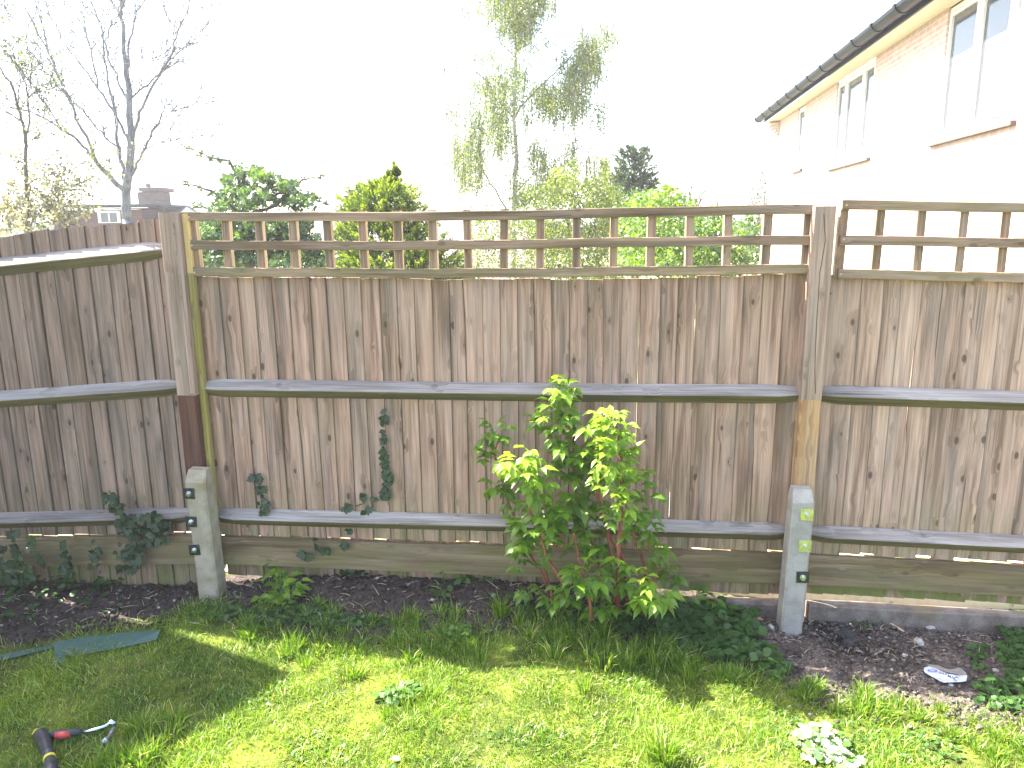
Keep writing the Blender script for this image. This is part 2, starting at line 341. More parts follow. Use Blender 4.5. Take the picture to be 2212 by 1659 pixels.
# ---------------------------------------------------------------- fences
def frame(x0, y0, th, m_):
    c, s_ = math.cos(th), math.sin(th)
    return lambda s, y, z: Vector((x0+s*c-y*s_, y0+s*s_+y*c, z+m_*s))
def s_of(px, py, x0, y0, th):
    v = ray(px, py); n = Vector((-math.sin(th), math.cos(th), 0)); o = Vector((x0,y0,0))-Vector(CAM)
    p = Vector(CAM)+v*(o.dot(n)/v.dot(n)); return (p-Vector((x0,y0,0))).dot(Vector((math.cos(th), math.sin(th), 0)))
def boards(mb, F, xs, z0, z1, gaps=(), y=0.0, ztf=None, jz=.004, warp=1.0, alg=None, bot=.01, mtop=0, thin=False):
    """feather-edged boards: the thick right edge laps over the thin left edge of the next"""
    for i in range(len(xs)-1):
        a, b = xs[i], xs[i+1]; gp = dict(gaps).get(i)       # gap at the right edge of board i: (top width, bottom width, z from)
        lap = .012 if gp is None else 0
        r = random.random(); n = 8; tz = (ztf((a+b)/2) if ztf else z1)+random.uniform(-jz, jz); bz = z0+random.uniform(-bot, bot)
        k1, k2 = random.uniform(-1,1)*.0035*warp, random.uniform(-1,1)*.003*warp; sl = random.uniform(-1,1)*.003
        vs=[]; wc=[]; uu=[]; al=[]
        for j in range(n+1):
            t = j/n; wv = k1*math.sin(math.pi*t*1.3+i)+k2*t
            g = 0
            if gp: 
                f = max(0, min(1, (t-gp[2])/(gp[3]-gp[2]+1e-6))) if gp[2]<gp[3] else 1
                g = gp[0]*math.sin(math.pi*f)**.5 if 0<f<1 else (gp[0] if (f==1 and gp[3]>=1) else 0)
                lapj = .008 if g<=0 else -g
            else: lapj = lap
            xl = a+.0012*math.sin(7*t+i*2.1); xr = b+lapj+.0014*math.sin(5*t+i*1.7)
            zz = bz+(tz-bz)*t+ (0)
            c = .0022
            ring = [(xl, y-.004+wv), (xl+c, y-.0062+wv), (xr-c, y-.0155+wv), (xr, y-.013+wv), (xr, y-.001+wv), (xl, y+.001+wv)]
            for (p, q) in ring:
                ze = zz + (sl*(p-a)/(b-a) if j==n else 0)
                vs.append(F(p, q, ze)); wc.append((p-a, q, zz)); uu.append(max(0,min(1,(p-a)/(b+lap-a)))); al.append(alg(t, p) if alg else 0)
        fs=[]
        for j in range(n):
            for k in range(6): k2_=(k+1)%6; fs.append((j*6+k, j*6+k2_, (j+1)*6+k2_, (j+1)*6+k))
        fs += [tuple(range(5,-1,-1)), tuple(n*6+k for k in range(6))]
        mb.add(vs, fs, wc, r, al, uu)
ARRIS = lambda zt: [(-.0005, zt), (-.046, zt-.042), (-.05, zt-.047), (-.046, zt-.053), (-.0005, zt-.092)]
def arris(name, F, s0, s1, zt, parent, tl=True, tr_=True, y0=-.016):
    mb = MB(); L = abs(s1-s0)
    def tap(t):
        d = min(t*L if tl else 9, (1-t)*L if tr_ else 9)
        return min(1, .45+.55*min(1, d/.09))
    # top face and underside: the underside takes a darker, yellower wood
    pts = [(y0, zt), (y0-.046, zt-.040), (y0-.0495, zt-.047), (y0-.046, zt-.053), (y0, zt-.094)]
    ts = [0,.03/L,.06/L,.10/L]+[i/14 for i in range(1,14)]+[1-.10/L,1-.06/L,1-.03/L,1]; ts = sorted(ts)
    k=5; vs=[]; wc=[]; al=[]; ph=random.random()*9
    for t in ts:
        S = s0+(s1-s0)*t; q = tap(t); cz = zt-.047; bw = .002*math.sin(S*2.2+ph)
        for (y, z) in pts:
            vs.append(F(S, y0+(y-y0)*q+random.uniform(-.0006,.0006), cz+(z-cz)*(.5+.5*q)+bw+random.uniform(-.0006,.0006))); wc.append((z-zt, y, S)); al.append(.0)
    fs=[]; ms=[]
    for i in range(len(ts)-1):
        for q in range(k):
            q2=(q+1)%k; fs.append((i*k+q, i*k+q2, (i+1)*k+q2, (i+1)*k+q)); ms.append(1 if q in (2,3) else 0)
    fs += [tuple(range(k-1,-1,-1)), tuple((len(ts)-1)*k+q for q in range(k))]; ms += [0,0]
    mb.add(vs, fs, wc, random.random(), al, None, ms)
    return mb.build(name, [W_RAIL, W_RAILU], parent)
def plank(name, F, s0, s1, z0, z1, y, th, mat, parent, alg=0.0, sag=.004):
    mb = MB(); ph = random.random()*6; n=14; vs=[]; wc=[]; al=[]; c=.003
    for i in range(n+1):
        S = s0+(s1-s0)*i/n; b = sag*math.sin(S*1.7+ph)
        for (yy, z) in [(y, z0+c),(y-th+c*0, z0+c),(y-th, z0+c),(y-th, z1-c),(y-th+c, z1),(y, z1),(y+0, z0+c*1.5),(y, z0+c*1.2)][1:6]+[(y, z0)]:
            vs.append(F(S, yy, z+b+random.uniform(-.0008,.0008))); wc.append((z, yy, S)); al.append(alg*(1 if z<(z0+z1)/2 else .4))
    k=6; fs=[(i*k+q, i*k+(q+1)%k, (i+1)*k+(q+1)%k, (i+1)*k+q) for i in range(n) for q in range(k)]+[tuple(range(k-1,-1,-1)), tuple(n*k+q for q in range(k))]
    mb.add(vs, fs, wc, random.random(), al); return mb.build(name, mat, parent)
def trellis(F, bars, verts, zs, ye, parent, s0, s1, mat_side=True, top_ext=0):
    """bars: z tops of the three horizontals; verticals behind them"""
    tr_ = MB(); bw=.044
    for i, z in enumerate(bars):
        a = s0+random.uniform(-.01,.012); b = s1+random.uniform(-.008,.008)
        n=18; vs=[]; wc=[]; ph=random.random()*6; c=.0025
        for j in range(n+1):
            S = a+(b-a)*j/n; bz = .003*math.sin(S*2.4+ph)-(.007*math.sin(math.pi*max(0,min(1,S/3))) if s1-s0>2.9 and bars[0]<2.05 else 0)+.0015*math.sin(S*9+ph)
            for (yy, zz) in [(ye-.019+c, z),(ye-.019, z-c),(ye-.019, z-bw+c),(ye-.019+c, z-bw),(ye, z-bw),(ye, z)]:
                vs.append(F(S, yy, zz+bz)); wc.append((zz, yy, S))
        fs=[(j*6+q, j*6+(q+1)%6, (j+1)*6+(q+1)%6, (j+1)*6+q) for j in range(n) for q in range(6)]+[tuple(range(5,-1,-1)), tuple(n*6+q for q in range(6))]
        tr_.add(vs, fs, wc, random.random(), [.35 if random.random()<.5 else .15]*len(vs))
    o = tr_.build('trellis', W_TREL, parent)
    vb = MB(); zt=bars[0]-.002; zb=bars[-1]-bw+.002
    for v in verts:
        l = random.uniform(-.003,.003); w2=.039/2+random.uniform(-.001,.001); r=random.random(); c=.002
        vs=[]; wc=[]
        for j, z in enumerate((zb, (zb+zt)/2, zt)):
            for (x, y) in [(-w2+c,ye+.0008),(w2-c,ye+.0008),(w2,ye+c+.001),(w2,ye+.036),(-w2,ye+.036),(-w2,ye+c+.001)]:
                vs.append(F(v+x+l*(j-1), y, z)); wc.append((x,y,z))
        fs=[]; ms=[]
        for j in range(2):
            for q in range(6): fs.append((j*6+q, j*6+(q+1)%6, (j+1)*6+(q+1)%6, (j+1)*6+q)); ms.append(1 if q in (2,4) and mat_side else 0)
        fs += [(5,4,3,2,1,0), tuple(12+q for q in range(6))]; ms += [0,0]
        vb.add(vs, fs, wc, r, .1, None, ms)
    vb.build('upright', [W_TREL, W_STRIPP], o)
    for i, z in enumerate(bars):
        for sx in ((verts[0], verts[-1]) if s1-s0 < 2.98 else (verts[0],)):
            sm = MB(); sm.box(F(sx-.004, ye-.0215, z-bw/2-.004), (.008,0,0), (0,.003,0), (0,0,.008), 'y', bev=.002)
            sm.build('screw', SCREW, o)
    return o
W_STRIPP = wood('pale_upright_side', (.28,.21,.12), (.40,.31,.19), (.50,.40,.26), knots=.6, edge=0)  # paler wood colour on the side faces of the trellis uprights
# --- main bay
def px_x(px, py, y): return at_y(px, py, y).x
FM = frame(0, 0, 0, 0)
mxs = [430,470,510,545,583,625,665,700,737,775,815,852,890,928,965,1000,1037,1075,1113,1152,1190,1228,1265,1302,1340,1383,1422,1463,1505,1555,1600,1645,1690,1741]
ms_ = [s_of(x, 605, 0, 0, 0) for x in mxs]
fe = empty('garden_fence', (1.5,0,.1), 'middle run of grey vertical board fence with trellis top, behind the leafy raspberry bush', 'fence', 'garden fence runs between posts')
mb = MB(); zbm = .343; ms_[0] = px_x(389,520,-.085)+.018; ms_[-1] = px_x(1755,520,-.085)-.005
gaps_m = {24:(.0025,0,.25,1.0), 27:(.0032,0,.45,1.0), 18:(.004,0,.95,1.0), 19:(.004,0,.94,1.0), 20:(.003,0,.95,1.0), 22:(.004,0,.93,1.0), 28:(.003,0,.9,1.0), 30:(.003,0,.4,.55), 4:(.0015,0,.4,1.0), 14:(.002,0,.9,1.0), 26:(.003,0,.08,.3), 31:(.002,0,.05,.2)}
_tp = [(425,597.5),(700,600),(1000,604),(1300,602),(1500,598),(1741,591)]; _ts = [s_of(a,b,0,0,0) for a,b in _tp]; _tz = [at_y(a,b,-.01).z for a,b in _tp]
boards(mb, FM, ms_, zbm, 1.731, gaps_m, ztf=lambda q: float(np.interp(q,_ts,_tz)), bot=.005, alg=lambda t, p: .30*max(0,1-t*4)+.12)
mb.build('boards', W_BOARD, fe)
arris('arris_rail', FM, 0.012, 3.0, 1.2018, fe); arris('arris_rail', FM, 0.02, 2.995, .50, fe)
plank('gravel_board', FM, 0.015, 3.01, .172, .334, -.012, .024, W_GRAVEL, fe, .5)
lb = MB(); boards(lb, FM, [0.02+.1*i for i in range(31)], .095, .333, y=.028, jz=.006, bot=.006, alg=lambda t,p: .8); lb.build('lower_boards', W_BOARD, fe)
tv = [s_of(x, 550, 0, 0, 0) for x in (427,497,568,640,714,788,863,938,1012,1090,1167,1245,1325,1405,1487,1568,1652,1737)]
trellis(FM, (2.0435, 1.9069, 1.7737), tv, None, -.028, fe, tv[0]-.045, tv[-1]+.012)
# --- right bay
thR, mR = .0216, -.0305; xR = 3.09; FR = frame(xR, 0, thR, mR)
rx = [s_of(x, 605, xR, 0, thR) for x in (1790,1858,1906,1944,1989,2036,2078,2125,2164,2203)]; rx[0]=.0
while rx[-1] < 3.0: rx.append(rx[-1]+random.uniform(.085,.1))
fr_ = empty('garden_fence', (3.6,.02,.05), 'right run of pale grey board fence with square trellis, before the white house wall', 'fence', 'garden fence runs between posts')
mb = MB()
boards(mb, FR, rx, .346, 1.724, {0:(.002,0,.0,.05), 3:(.009,0,.38,.80), 4:(.004,0,.66,1.0), 1:(.006,0,.93,1.0), 7:(.004,0,.96,1.0), 2:(.003,0,.9,1.0)}, alg=lambda t,p: .4*max(0,1-t*3.5)+.05)
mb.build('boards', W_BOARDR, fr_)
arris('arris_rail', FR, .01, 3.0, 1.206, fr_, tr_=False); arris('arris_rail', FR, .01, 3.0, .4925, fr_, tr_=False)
plank('gravel_board', FR, .0, 3.0, .172, .334, -.012, .024, W_GRAVEL, fr_, .5)
lb = MB(); boards(lb, FR, [.0+.1*i for i in range(31)], .108, .327, y=.028, jz=.004, bot=.004, alg=lambda t,p: 1.4); lb.build('lower_boards', W_BOARD, fr_)
tv = [s_of(x, 550, xR, 0, thR) for x in (1812,1890,1978,2068,2158)]; d = tv[-1]-tv[-2]
while tv[-1] < 2.8: tv.append(tv[-1]+d)
trellis(FR, (2.062, 1.910, 1.7536), tv, None, -.028, fr_, tv[0]-.02, 3.0)
# --- left bay
thL, mL = -.0714, .0852; xL = -.18; FL = frame(xL, 0, thL, mL)
lx = sorted([s_of(x, 480, xL, 0, thL) for x in (350,332,298,259,222,180,143,101,64,25,-10,-45,-82,-120,-160)]); lx[-1] = .06
fl = empty('garden_fence', (-.6,.03,.0), 'left run of dull grey board fence with three thick rails and no trellis', 'fence', 'garden fence runs between posts')
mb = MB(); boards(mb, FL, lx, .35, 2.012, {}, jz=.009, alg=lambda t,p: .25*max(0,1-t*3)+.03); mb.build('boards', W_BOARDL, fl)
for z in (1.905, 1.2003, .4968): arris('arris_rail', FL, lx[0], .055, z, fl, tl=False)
plank('gravel_board', FL, lx[0], .07, .165, .334, -.012, .024, W_GRAVEL, fl, .6)
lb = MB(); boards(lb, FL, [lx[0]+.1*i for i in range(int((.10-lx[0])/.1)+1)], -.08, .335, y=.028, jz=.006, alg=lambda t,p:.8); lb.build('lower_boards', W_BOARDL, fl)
# --- unseen side fence past the left edge; height raised to stretch its lawn shadow
c0 = FL(lx[0], 0, 0); thS = math.radians(60)
ax = Vector((-math.cos(thS), -math.sin(thS), 0))
FS = lambda s, y, z: Vector((c0.x-.09,c0.y+.0,0))+ax*s+Vector((math.sin(thS),-math.cos(thS),0))*(-y)+Vector((0,0,z-.01*s))
fs_ = empty('garden_fence', tuple(FS(1.3,0,0)), 'unseen side fence past the left corner, height raised for its shadow on the lawn', 'fence', 'garden fence runs between posts')
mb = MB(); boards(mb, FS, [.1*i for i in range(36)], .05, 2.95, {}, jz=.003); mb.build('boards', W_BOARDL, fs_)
for z in (2.1,1.25,.45): arris('arris_rail', FS, .25, 3.5, z, fs_, True, False)

# --- posts
def fence_post(label, x0, x1, yf, yb, ztop, zcut, foot, zbot, strip=None, lean=0.0):
    e = empty('fence_post', ((x0+x1)/2, (yf+yb)/2, zbot), label, 'post', 'timber fence posts on concrete spurs')
    m = MB(); m.box((x0,yf,zcut), (x1-x0,0,0), (0,yb-yf,0), (0,0,ztop-zcut), 'z', bev=.004, alg=.1); m.build('upper_post', W_POST, e)
    m = MB(); m.box((x0+.001,yf+.001,zbot), (x1-x0-.002,0,0), (0,yb-yf-.002,0), (0,0,zcut-zbot), 'z', bev=.004, alg=.1); m.a['alg']=[0]*len(m.v); m.build('lower_post', foot, e)
    return e
LP0, LP1 = px_x(347,520,-.085), px_x(389,520,-.085)
pl = fence_post('left timber post beside the pale batten, weathered grey above and reddish brown below', LP0, LP1, -.085, .02, 2.045, 1.13, W_RED, .02)
m = MB(); m.box((LP1-.028,-.087,1.14), (.029,0,0), (0,.1,0), (0,0,.90), 'z', bev=.003); m.build('side_strip', W_POST, pl)
m = MB(); m.box((LP1+.0015,-.052,1.748), (.030,0,0), (0,.036,0), (0,0,.290), 'z', bev=.002); m.build('fresh_batten', W_FRESH, pl)
m = MB(); m.box((LP1+.0015,-.052,.10), (.030,0,0), (0,.036,0), (0,0,1.647), 'z', bev=.002, alg=.5); m.build('stained_batten', W_STRIP, pl)
RP0, RP1 = px_x(1755,520,-.085), px_x(1802,520,-.085)
pr = fence_post('right timber post with a long vertical crack and an orange brown foot', RP0, RP1, -.085, .02, 2.035, 1.145, W_ORANGE, .0)
m = MB()   # the crack, a thin dark recessed split running down the face
cp = [at_y(1780,462,-.0862), at_y(1783,520,-.0862), at_y(1771,590,-.0862), at_y(1764,700,-.0862), at_y(1760,800,-.0862), at_y(1762,850,-.0862)]
for a, b in zip(cp, cp[1:]):
    m.add([a+Vector((-.0012,0,0)), a+Vector((.0012,0,0)), b+Vector((.0012,0,0)), b+Vector((-.0012,0,0))]+[q+Vector((dx,.003,0)) for q,dx in ((a,-.0012),(a,.0012),(b,.0012),(b,-.0012))], [(0,1,2,3),(7,6,5,4),(0,4,5,1),(1,5,6,2),(2,6,7,3),(3,7,4,0)])
m.build('crack', simple('dark_crack', (.03,.025,.022), .9), pr)

def spur(label, x0, x1, yf, yb, zt, zb, mat, plates, platemats, lean):
    """precast concrete repair spur with chamfered top; the plates and bolts are its fittings"""
    e = empty('concrete_spur', ((x0+x1)/2, (yf+yb)/2, zb), label, 'concrete spur', 'concrete repair spurs bolted to the posts')
    m = MB(); w_=x1-x0; dp=yb-yf; c=.010; vs=[]
    lv = [(zb-.10,0,0),(zb+.3,0,0),(zt-.16,0,0),(zt-.055,0,0),(zt,.018,.040)]
    for z, cx, cy in lv:
        k=(z-zt)*lean
        for (x,y) in [(c,0),(w_-c,0),(w_,c),(w_,dp),(0,dp),(0,c)]:
            xx = x0+k+cx*.4+x*(1-cx*.8/w_); yy = yf+min(dp, y+(cy if y<dp else 0)*(1-y/dp))
            vs.append((xx+random.uniform(-.0008,.0008), yy, z+(random.uniform(-.0015,.0015))))
    n=len(lv); fs=[(i*6+q, i*6+(q+1)%6, (i+1)*6+(q+1)%6, (i+1)*6+q) for i in range(n-1) for q in range(6)]+[(5,4,3,2,1,0), tuple((n-1)*6+q for q in range(6))]
    m.add(vs, fs); m.build('shaft', mat, e)
    for (px, py), pm in zip(plates, platemats):
        p = at_y(px, py, yf-.003); h=.029; b_=MB(); an=random.uniform(-.06,.06)
        u=Vector((math.cos(an),0,math.sin(an))); v=Vector((-math.sin(an),0,math.cos(an)))
        b_.box(p-u*h-v*h-Vector((0,.002,0)), u*2*h, Vector((0,.0045,0)), v*2*h, 'x', bev=.001); o = b_.build('plate', pm, e)
        b_=MB()
        def cyl(r, y0, y1, nn, rot=0):
            vs=[]; 
            for y in (y0,y1):
                for k in range(nn): a=2*math.pi*k/nn+rot; vs.append(p+Vector((r*math.cos(a), y, r*math.sin(a))))
            b_.add(vs, [(k,(k+1)%nn,nn+(k+1)%nn,nn+k) for k in range(nn)]+[tuple(range(nn-1,-1,-1)), tuple(nn+k for k in range(nn))])
        cyl(.015,-.0045,-.002,16); cyl(.0105,-.014,-.0045,6,.3); cyl(.006,-.024,-.014,10)
        b_.build('bolt', STEEL, o)
    return e
ys = -.185
xa, xb = at_y(396,1040,ys).x, at_y(441,1040,ys).x
spur('tan concrete spur at the left post with three dark square plates', xa, xb, ys, -.09, at_y(420,1018,ys+.02).z, at_y(445,1290,ys).z, CONCL, [(408,1066),(413,1127),(420,1188)], [DKPLATE]*3, -.02)
xa, xb = at_y(1714,1085,ys).x, at_y(1762,1085,ys).x
spur('grey concrete spur at the right post with two yellowish plates above a dark one', xa, xb, ys, -.09, at_y(1740,1060,ys+.02).z, at_y(1724,1372,ys).z, CONC, [(1743,1112),(1739,1180),(1734,1247)], [ZINC,ZINC,DKPLATE], .02)
# --- kerb under the right end of the fence
def kerb(x0, x1, F, s0, s1, label, zt):
    m = MB(); n=12; vs=[]; wc=[]
    for i in range(n+1):
        s=s0+(s1-s0)*i/n
        for (y,z) in [(-.035,zt-.12),(-.04,zt-.008),(-.034,zt),(.02,zt+.002),(.03,zt-.01),(.03,zt-.12)]:
            vs.append(F(s, y+random.uniform(-.002,.002), z+random.uniform(-.002,.002))); wc.append((y,z,s))
    fs=[(i*6+q, i*6+(q+1)%6, (i+1)*6+(q+1)%6, (i+1)*6+q) for i in range(n) for q in range(6)]+[(5,4,3,2,1,0), tuple(n*6+q for q in range(6))]
    m.add(vs, fs, wc); m.build('concrete_edging', KERB, tag_=(label, 'edging', 'concrete edging lengths under the fence'))
kerb(0,0,FM, 2.30,3.02,'short length of concrete edging under the fence left of the right spur', .066)
kerb(0,0,FR, .03,3.0,'long cracked concrete edging under the fence right of the right spur', .071)

# ---------------------------------------------------------------- grass
def blades(x, y, h, wd, lean, az, base_z, curve=.5):
    n = len(x); dx, dy = np.cos(az), np.sin(az); px_, py_ = -dy, dx
    tw = rng.uniform(0, np.pi, n); px_, py_ = np.cos(tw), np.sin(tw)
    V = np.zeros((n, 5, 3)); 
    def put(k, t, side, ww):
        V[:,k,0] = x + dx*lean*h*(t**(1+curve)) + side*px_*ww*.5; V[:,k,1] = y + dy*lean*h*(t**(1+curve)) + side*py_*ww*.5
        V[:,k,2] = base_z + h*(t - .35*lean*t*t)
    put(0,0,-1,wd); put(1,0,1,wd); put(2,.55,1,wd*.85); put(3,.55,-1,wd*.85); put(4,1,0,0)
    b = np.arange(n)[:,None]*5
    return V.reshape(-1,3), np.hstack([b,b+1,b+2,b+3]), np.hstack([b+3,b+2,b+4])
def make_grass():
    t = NT('grass_blade'); r = t.attr('rnd')
    col = t.ramp(r, [(0,(.035,.09,.006)),(.35,(.115,.22,.014)),(.7,(.27,.38,.03)),(.86,(.42,.48,.09)),(1,(.60,.54,.27))])
    df = t.n('BsdfDiffuse'); t.l(col, df.inputs[0]); tl = t.n('BsdfTranslucent'); t.l(t.mix(1.0,col,(1.25,1.3,.6),'MULTIPLY'), tl.inputs[0])
    m1 = t.n('MixShader'); m1.inputs[0].default_value=.42; t.l(df.outputs[0],m1.inputs[1]); t.l(tl.outputs[0],m1.inputs[2])
    gl = t.n('BsdfGlossy'); gl.inputs['Roughness'].default_value=.38; m2 = t.n('MixShader'); m2.inputs[0].default_value=.03
    t.l(m1.outputs[0],m2.inputs[1]); t.l(gl.outputs[0],m2.inputs[2]); t.l(m2.outputs[0],t.out.inputs[0])
    N = 330000
    x = rng.uniform(-2.0, 5.4, N); y = rng.uniform(-2.6, .05, N); la = lawn(x, y)
    d = la + rng.normal(0, .06, N); keep = d > 0
    inview = (x > -.6) & (x < 4.3) & (y > -1.55)
    keep &= inview | (rng.random(N) < .35)
    pat = fbm(x*2.1, y*2.1, 1.5); keep &= (rng.random(N) < .62+.5*pat+.35) ; pat2 = fbm(x+7, y*1.3+3, 1.1)
    # thin worn turf towards the dirt on the right
    keep &= ~((la < .35) & (x > 3.0) & (rng.random(N) < .45))
    x, y, la, pat, pat2 = (a[keep] for a in (x,y,la,pat,pat2)); n=len(x)
    edge = np.exp(-np.clip(la,0,1)/.12)
    h = .022 + .022*rng.random(n)**1.5 + .018*np.clip(pat,-.6,1) + edge*.035*rng.random(n)
    h = np.clip(h, .012, .12); 
    tone = np.clip(.42 + .22*pat2 + .16*rng.normal(0,1,n) - .10*edge + .15*np.clip(-pat,0,1), 0, .84); dead = rng.random(n) < .07; tone[dead] = rng.uniform(.85,1,dead.sum())
    az = rng.uniform(0, 2*np.pi, n) ; az = np.where(rng.random(n)<.45, 2.2*pat2*3+rng.normal(0,.7,n), az)
    V, Q, T = blades(x, y, h, rng.uniform(.0022,.0042,n), rng.uniform(.15,1.25,n), az, G(x,y)-.004)
    tones=[np.repeat(tone,5)]; Vs=[V]; Qs=[Q]; Ts=[T]; off=len(V)
    # longer tufts where the photograph shows them
    tufts = [(1300,1415,90,35,.13),(1400,1420,60,30,.12),(1220,1380,60,30,.12),(1130,1365,40,20,.11),(1500,1440,60,20,.10),(640,1395,45,22,.10),(700,1400,35,20,.07),(320,1600,60,50,.11),(290,1640,70,40,.10),(360,1560,35,30,.09),
             (870,1372,80,18,.08),(960,1390,80,22,.08),(1000,1400,60,20,.08),(1450,1650,30,20,.13),(1430,1640,15,10,.14),(1880,1530,60,22,.09),(1960,1545,60,20,.06),(2180,1640,80,60,.07),(2080,1600,60,30,.06),(1750,1500,60,20,.08),(880,1520,60,25,.07),(760,1470,30,20,.08),(430,1345,50,18,.08),(560,1350,70,24,.08),(700,1340,60,22,.07),(230,1650,60,30,.09),(1080,1330,8,6,.14),(1290,1390,30,20,.15),(1600,1470,60,15,.07)]
    for (px,py,rx_,ry_,hh) in tufts:
        c = g_at(px,py); q = g_at(px+rx_,py); rr = (q-c).length; k = int(90+rr*rr*26000); k=min(k,700)
        sub = max(2, int(k/60)); cxs = c.x+rng.normal(0,rr*.5,sub); cys = c.y+rng.normal(0,rr*.4,sub); ii = rng.integers(0,sub,k)
        sx = rng.normal(0,.014,k); sy = rng.normal(0,.014,k); X=cxs[ii]+sx; Y=cys[ii]+sy
        hz = hh*rng.uniform(.45,1.1,k); a = np.arctan2(sy,sx)+rng.normal(0,.5,k)
        V,Q,T = blades(X,Y,hz,rng.uniform(.003,.0055,k),rng.uniform(.1,.9,k),a,G(X,Y)-.005,.9)
        Vs.append(V); Qs.append(Q+off); Ts.append(T+off); off+=len(V)
        tn = np.clip(rng.normal(.38,.16,k),0,.84); tn[rng.random(k)<.08]=.95; tones.append(np.repeat(tn,5))
    raw_mesh('lawn_grass', np.concatenate(Vs), [np.concatenate(Qs), np.concatenate(Ts)], t.m, dict(rnd=np.concatenate(tones)), tag_=('sunlit yellow green lawn grass with longer tufts along the soil bed','grass',None,'stuff'))
    # loose straw and dead stalks lying on the bed
    k=520; px=rng.uniform(-20,2230,k); py=1215+150*rng.random(k)+ (px>1640)*70; P=[g_at(a,b) for a,b in zip(px,py)]
    m = MB()
    for p in P:
        if p.y > -.03: continue
        a=random.uniform(0,3.14); L=random.uniform(.01,.07)*(1 if random.random()<.9 else 2.2); d=Vector((math.cos(a),math.sin(a)*.8,random.uniform(-.05,.15)))*L
        z=Vector((0,0,.012)); m.tube([p+z, p+z+d*.5+Vector((0,0,.004)), p+z+d], [.0012,.0013,.0007], 4, random.random())
    m.build('straw', B_STRAW, tag_=('scattered dry straw and dead stalks lying over the soil bed','straw',None,'stuff'))
make_grass()

# ---------------------------------------------------------------- pebbles, crumbs, stones
ICO = [(0,0,1),(.894,0,.447),(.276,.851,.447),(-.724,.526,.447),(-.724,-.526,.447),(.276,-.851,.447),(.724,.526,-.447),(-.276,.851,-.447),(-.894,0,-.447),(-.276,-.851,-.447),(.724,-.526,-.447),(0,0,-1)]
ICF = [(0,1,2),(0,2,3),(0,3,4),(0,4,5),(0,5,1),(1,6,2),(2,7,3),(3,8,4),(4,9,5),(5,10,1),(6,7,2),(7,8,3),(8,9,4),(9,10,5),(10,6,1),(6,11,7),(7,11,8),(8,11,9),(9,11,10),(10,11,6)]
def stone_cloud(name, X, Y, R, tone, mat, tag_, sink=.35):
    n=len(X); I=np.array(ICO)[None]*np.ones((n,1,1)); I = I*(1+rng.normal(0,.16,(n,12,1)))
    a=rng.uniform(0,6.28,n); sx=rng.uniform(.7,1.4,n); sz=rng.uniform(.45,.9,n)
    x=I[:,:,0]*sx[:,None]; y=I[:,:,1]; z=I[:,:,2]*sz[:,None]
    V=np.stack([X[:,None]+R[:,None]*(x*np.cos(a)[:,None]-y*np.sin(a)[:,None]), Y[:,None]+R[:,None]*(x*np.sin(a)[:,None]+y*np.cos(a)[:,None]), G(X,Y)[:,None]+R[:,None]*(z+sink)+.004],-1).reshape(-1,3)
    F=(np.array(ICF)[None]+np.arange(n)[:,None,None]*12).reshape(-1,3)
    raw_mesh(name, V, [F], mat, dict(rnd=np.repeat(tone,12)), tag_=tag_)
def stone_mat(name, stops):
    t=NT(name); n=t.noise(t.pos(),120,3,.6); c=t.ramp(t.attr('rnd'), stops); c=t.mix(t.mr(n,.4,.7,0,.35), c, (.04,.035,.03)); t.princ(c,.9,t.bump(n,.4,.002),spec=.2); return t.m
CR = stone_mat('soil_crumb', [(0,(.02,.014,.012)),(.6,(.05,.036,.031)),(.85,(.085,.065,.056)),(.95,(.17,.145,.13)),(1,(.4,.37,.33))])
n=15000; X=rng.uniform(-1.2,4.6,n); Y=rng.uniform(-.85,0.02,n); k=(lawn(X,Y)<.03)&(X<2.75+rng.normal(0,.15,n)); X,Y=X[k],Y[k]
stone_cloud('soil_crumbs', X, Y, .0018+.011*rng.random(len(X))**3.2, rng.random(len(X))**1.3, CR, ('dark crumbled soil with small pale pebbles in the planting bed','soil',None,'stuff'))
GR = stone_mat('rubble_crumb', [(0,(.04,.031,.027)),(.5,(.10,.078,.066)),(.9,(.155,.128,.11)),(.98,(.25,.22,.195)),(1,(.42,.40,.37))])
n=15000; X=rng.uniform(2.5,4.8,n); Y=rng.uniform(-1.0,0.0,n)-.0; k=(lawn(X,Y)<.12+rng.normal(0,.08,n))&(X>2.75+rng.normal(0,.15,n)); X,Y=X[k],Y[k]
stone_cloud('rubble_crumbs', X, Y-.04*(Y>-.04), .0016+.0095*rng.random(len(X))**3.4, rng.random(len(X)), GR, ('grey brown rubble dust and grit around the right spur','rubble',None,'stuff'))
def rock(name, px, py, r, col, label, cat, grp=None, squash=.7, up=.5):
    p=g_at(px,py); m=MB(); vs=[]; s_=[random.uniform(.75,1.25) for _ in range(3)]
    import mathutils.noise as mn
    rows=7; cols=10
    for i in range(rows):
        th=math.pi*(i+.5)/rows
        for j in range(cols):
            ph=2*math.pi*j/cols; d=Vector((math.sin(th)*math.cos(ph),math.sin(th)*math.sin(ph),math.cos(th)))
            q=1+.32*mn.noise(d*1.9+Vector((px,py,0))*.37)+.12*mn.noise(d*6)
            vs.append(p+Vector((d.x*s_[0],d.y*s_[1],(d.z+up)*squash))*r*q)
    fs=[(i*cols+j,(i+1)*cols+j,(i+1)*cols+(j+1)%cols,i*cols+(j+1)%cols) for i in range(rows-1) for j in range(cols)]+[tuple(range(cols)),tuple((rows-1)*cols+j for j in range(cols-1,-1,-1))]
    m.add(vs,fs,rnd=random.random()); m.build(name, col, tag_=(label,cat,grp))
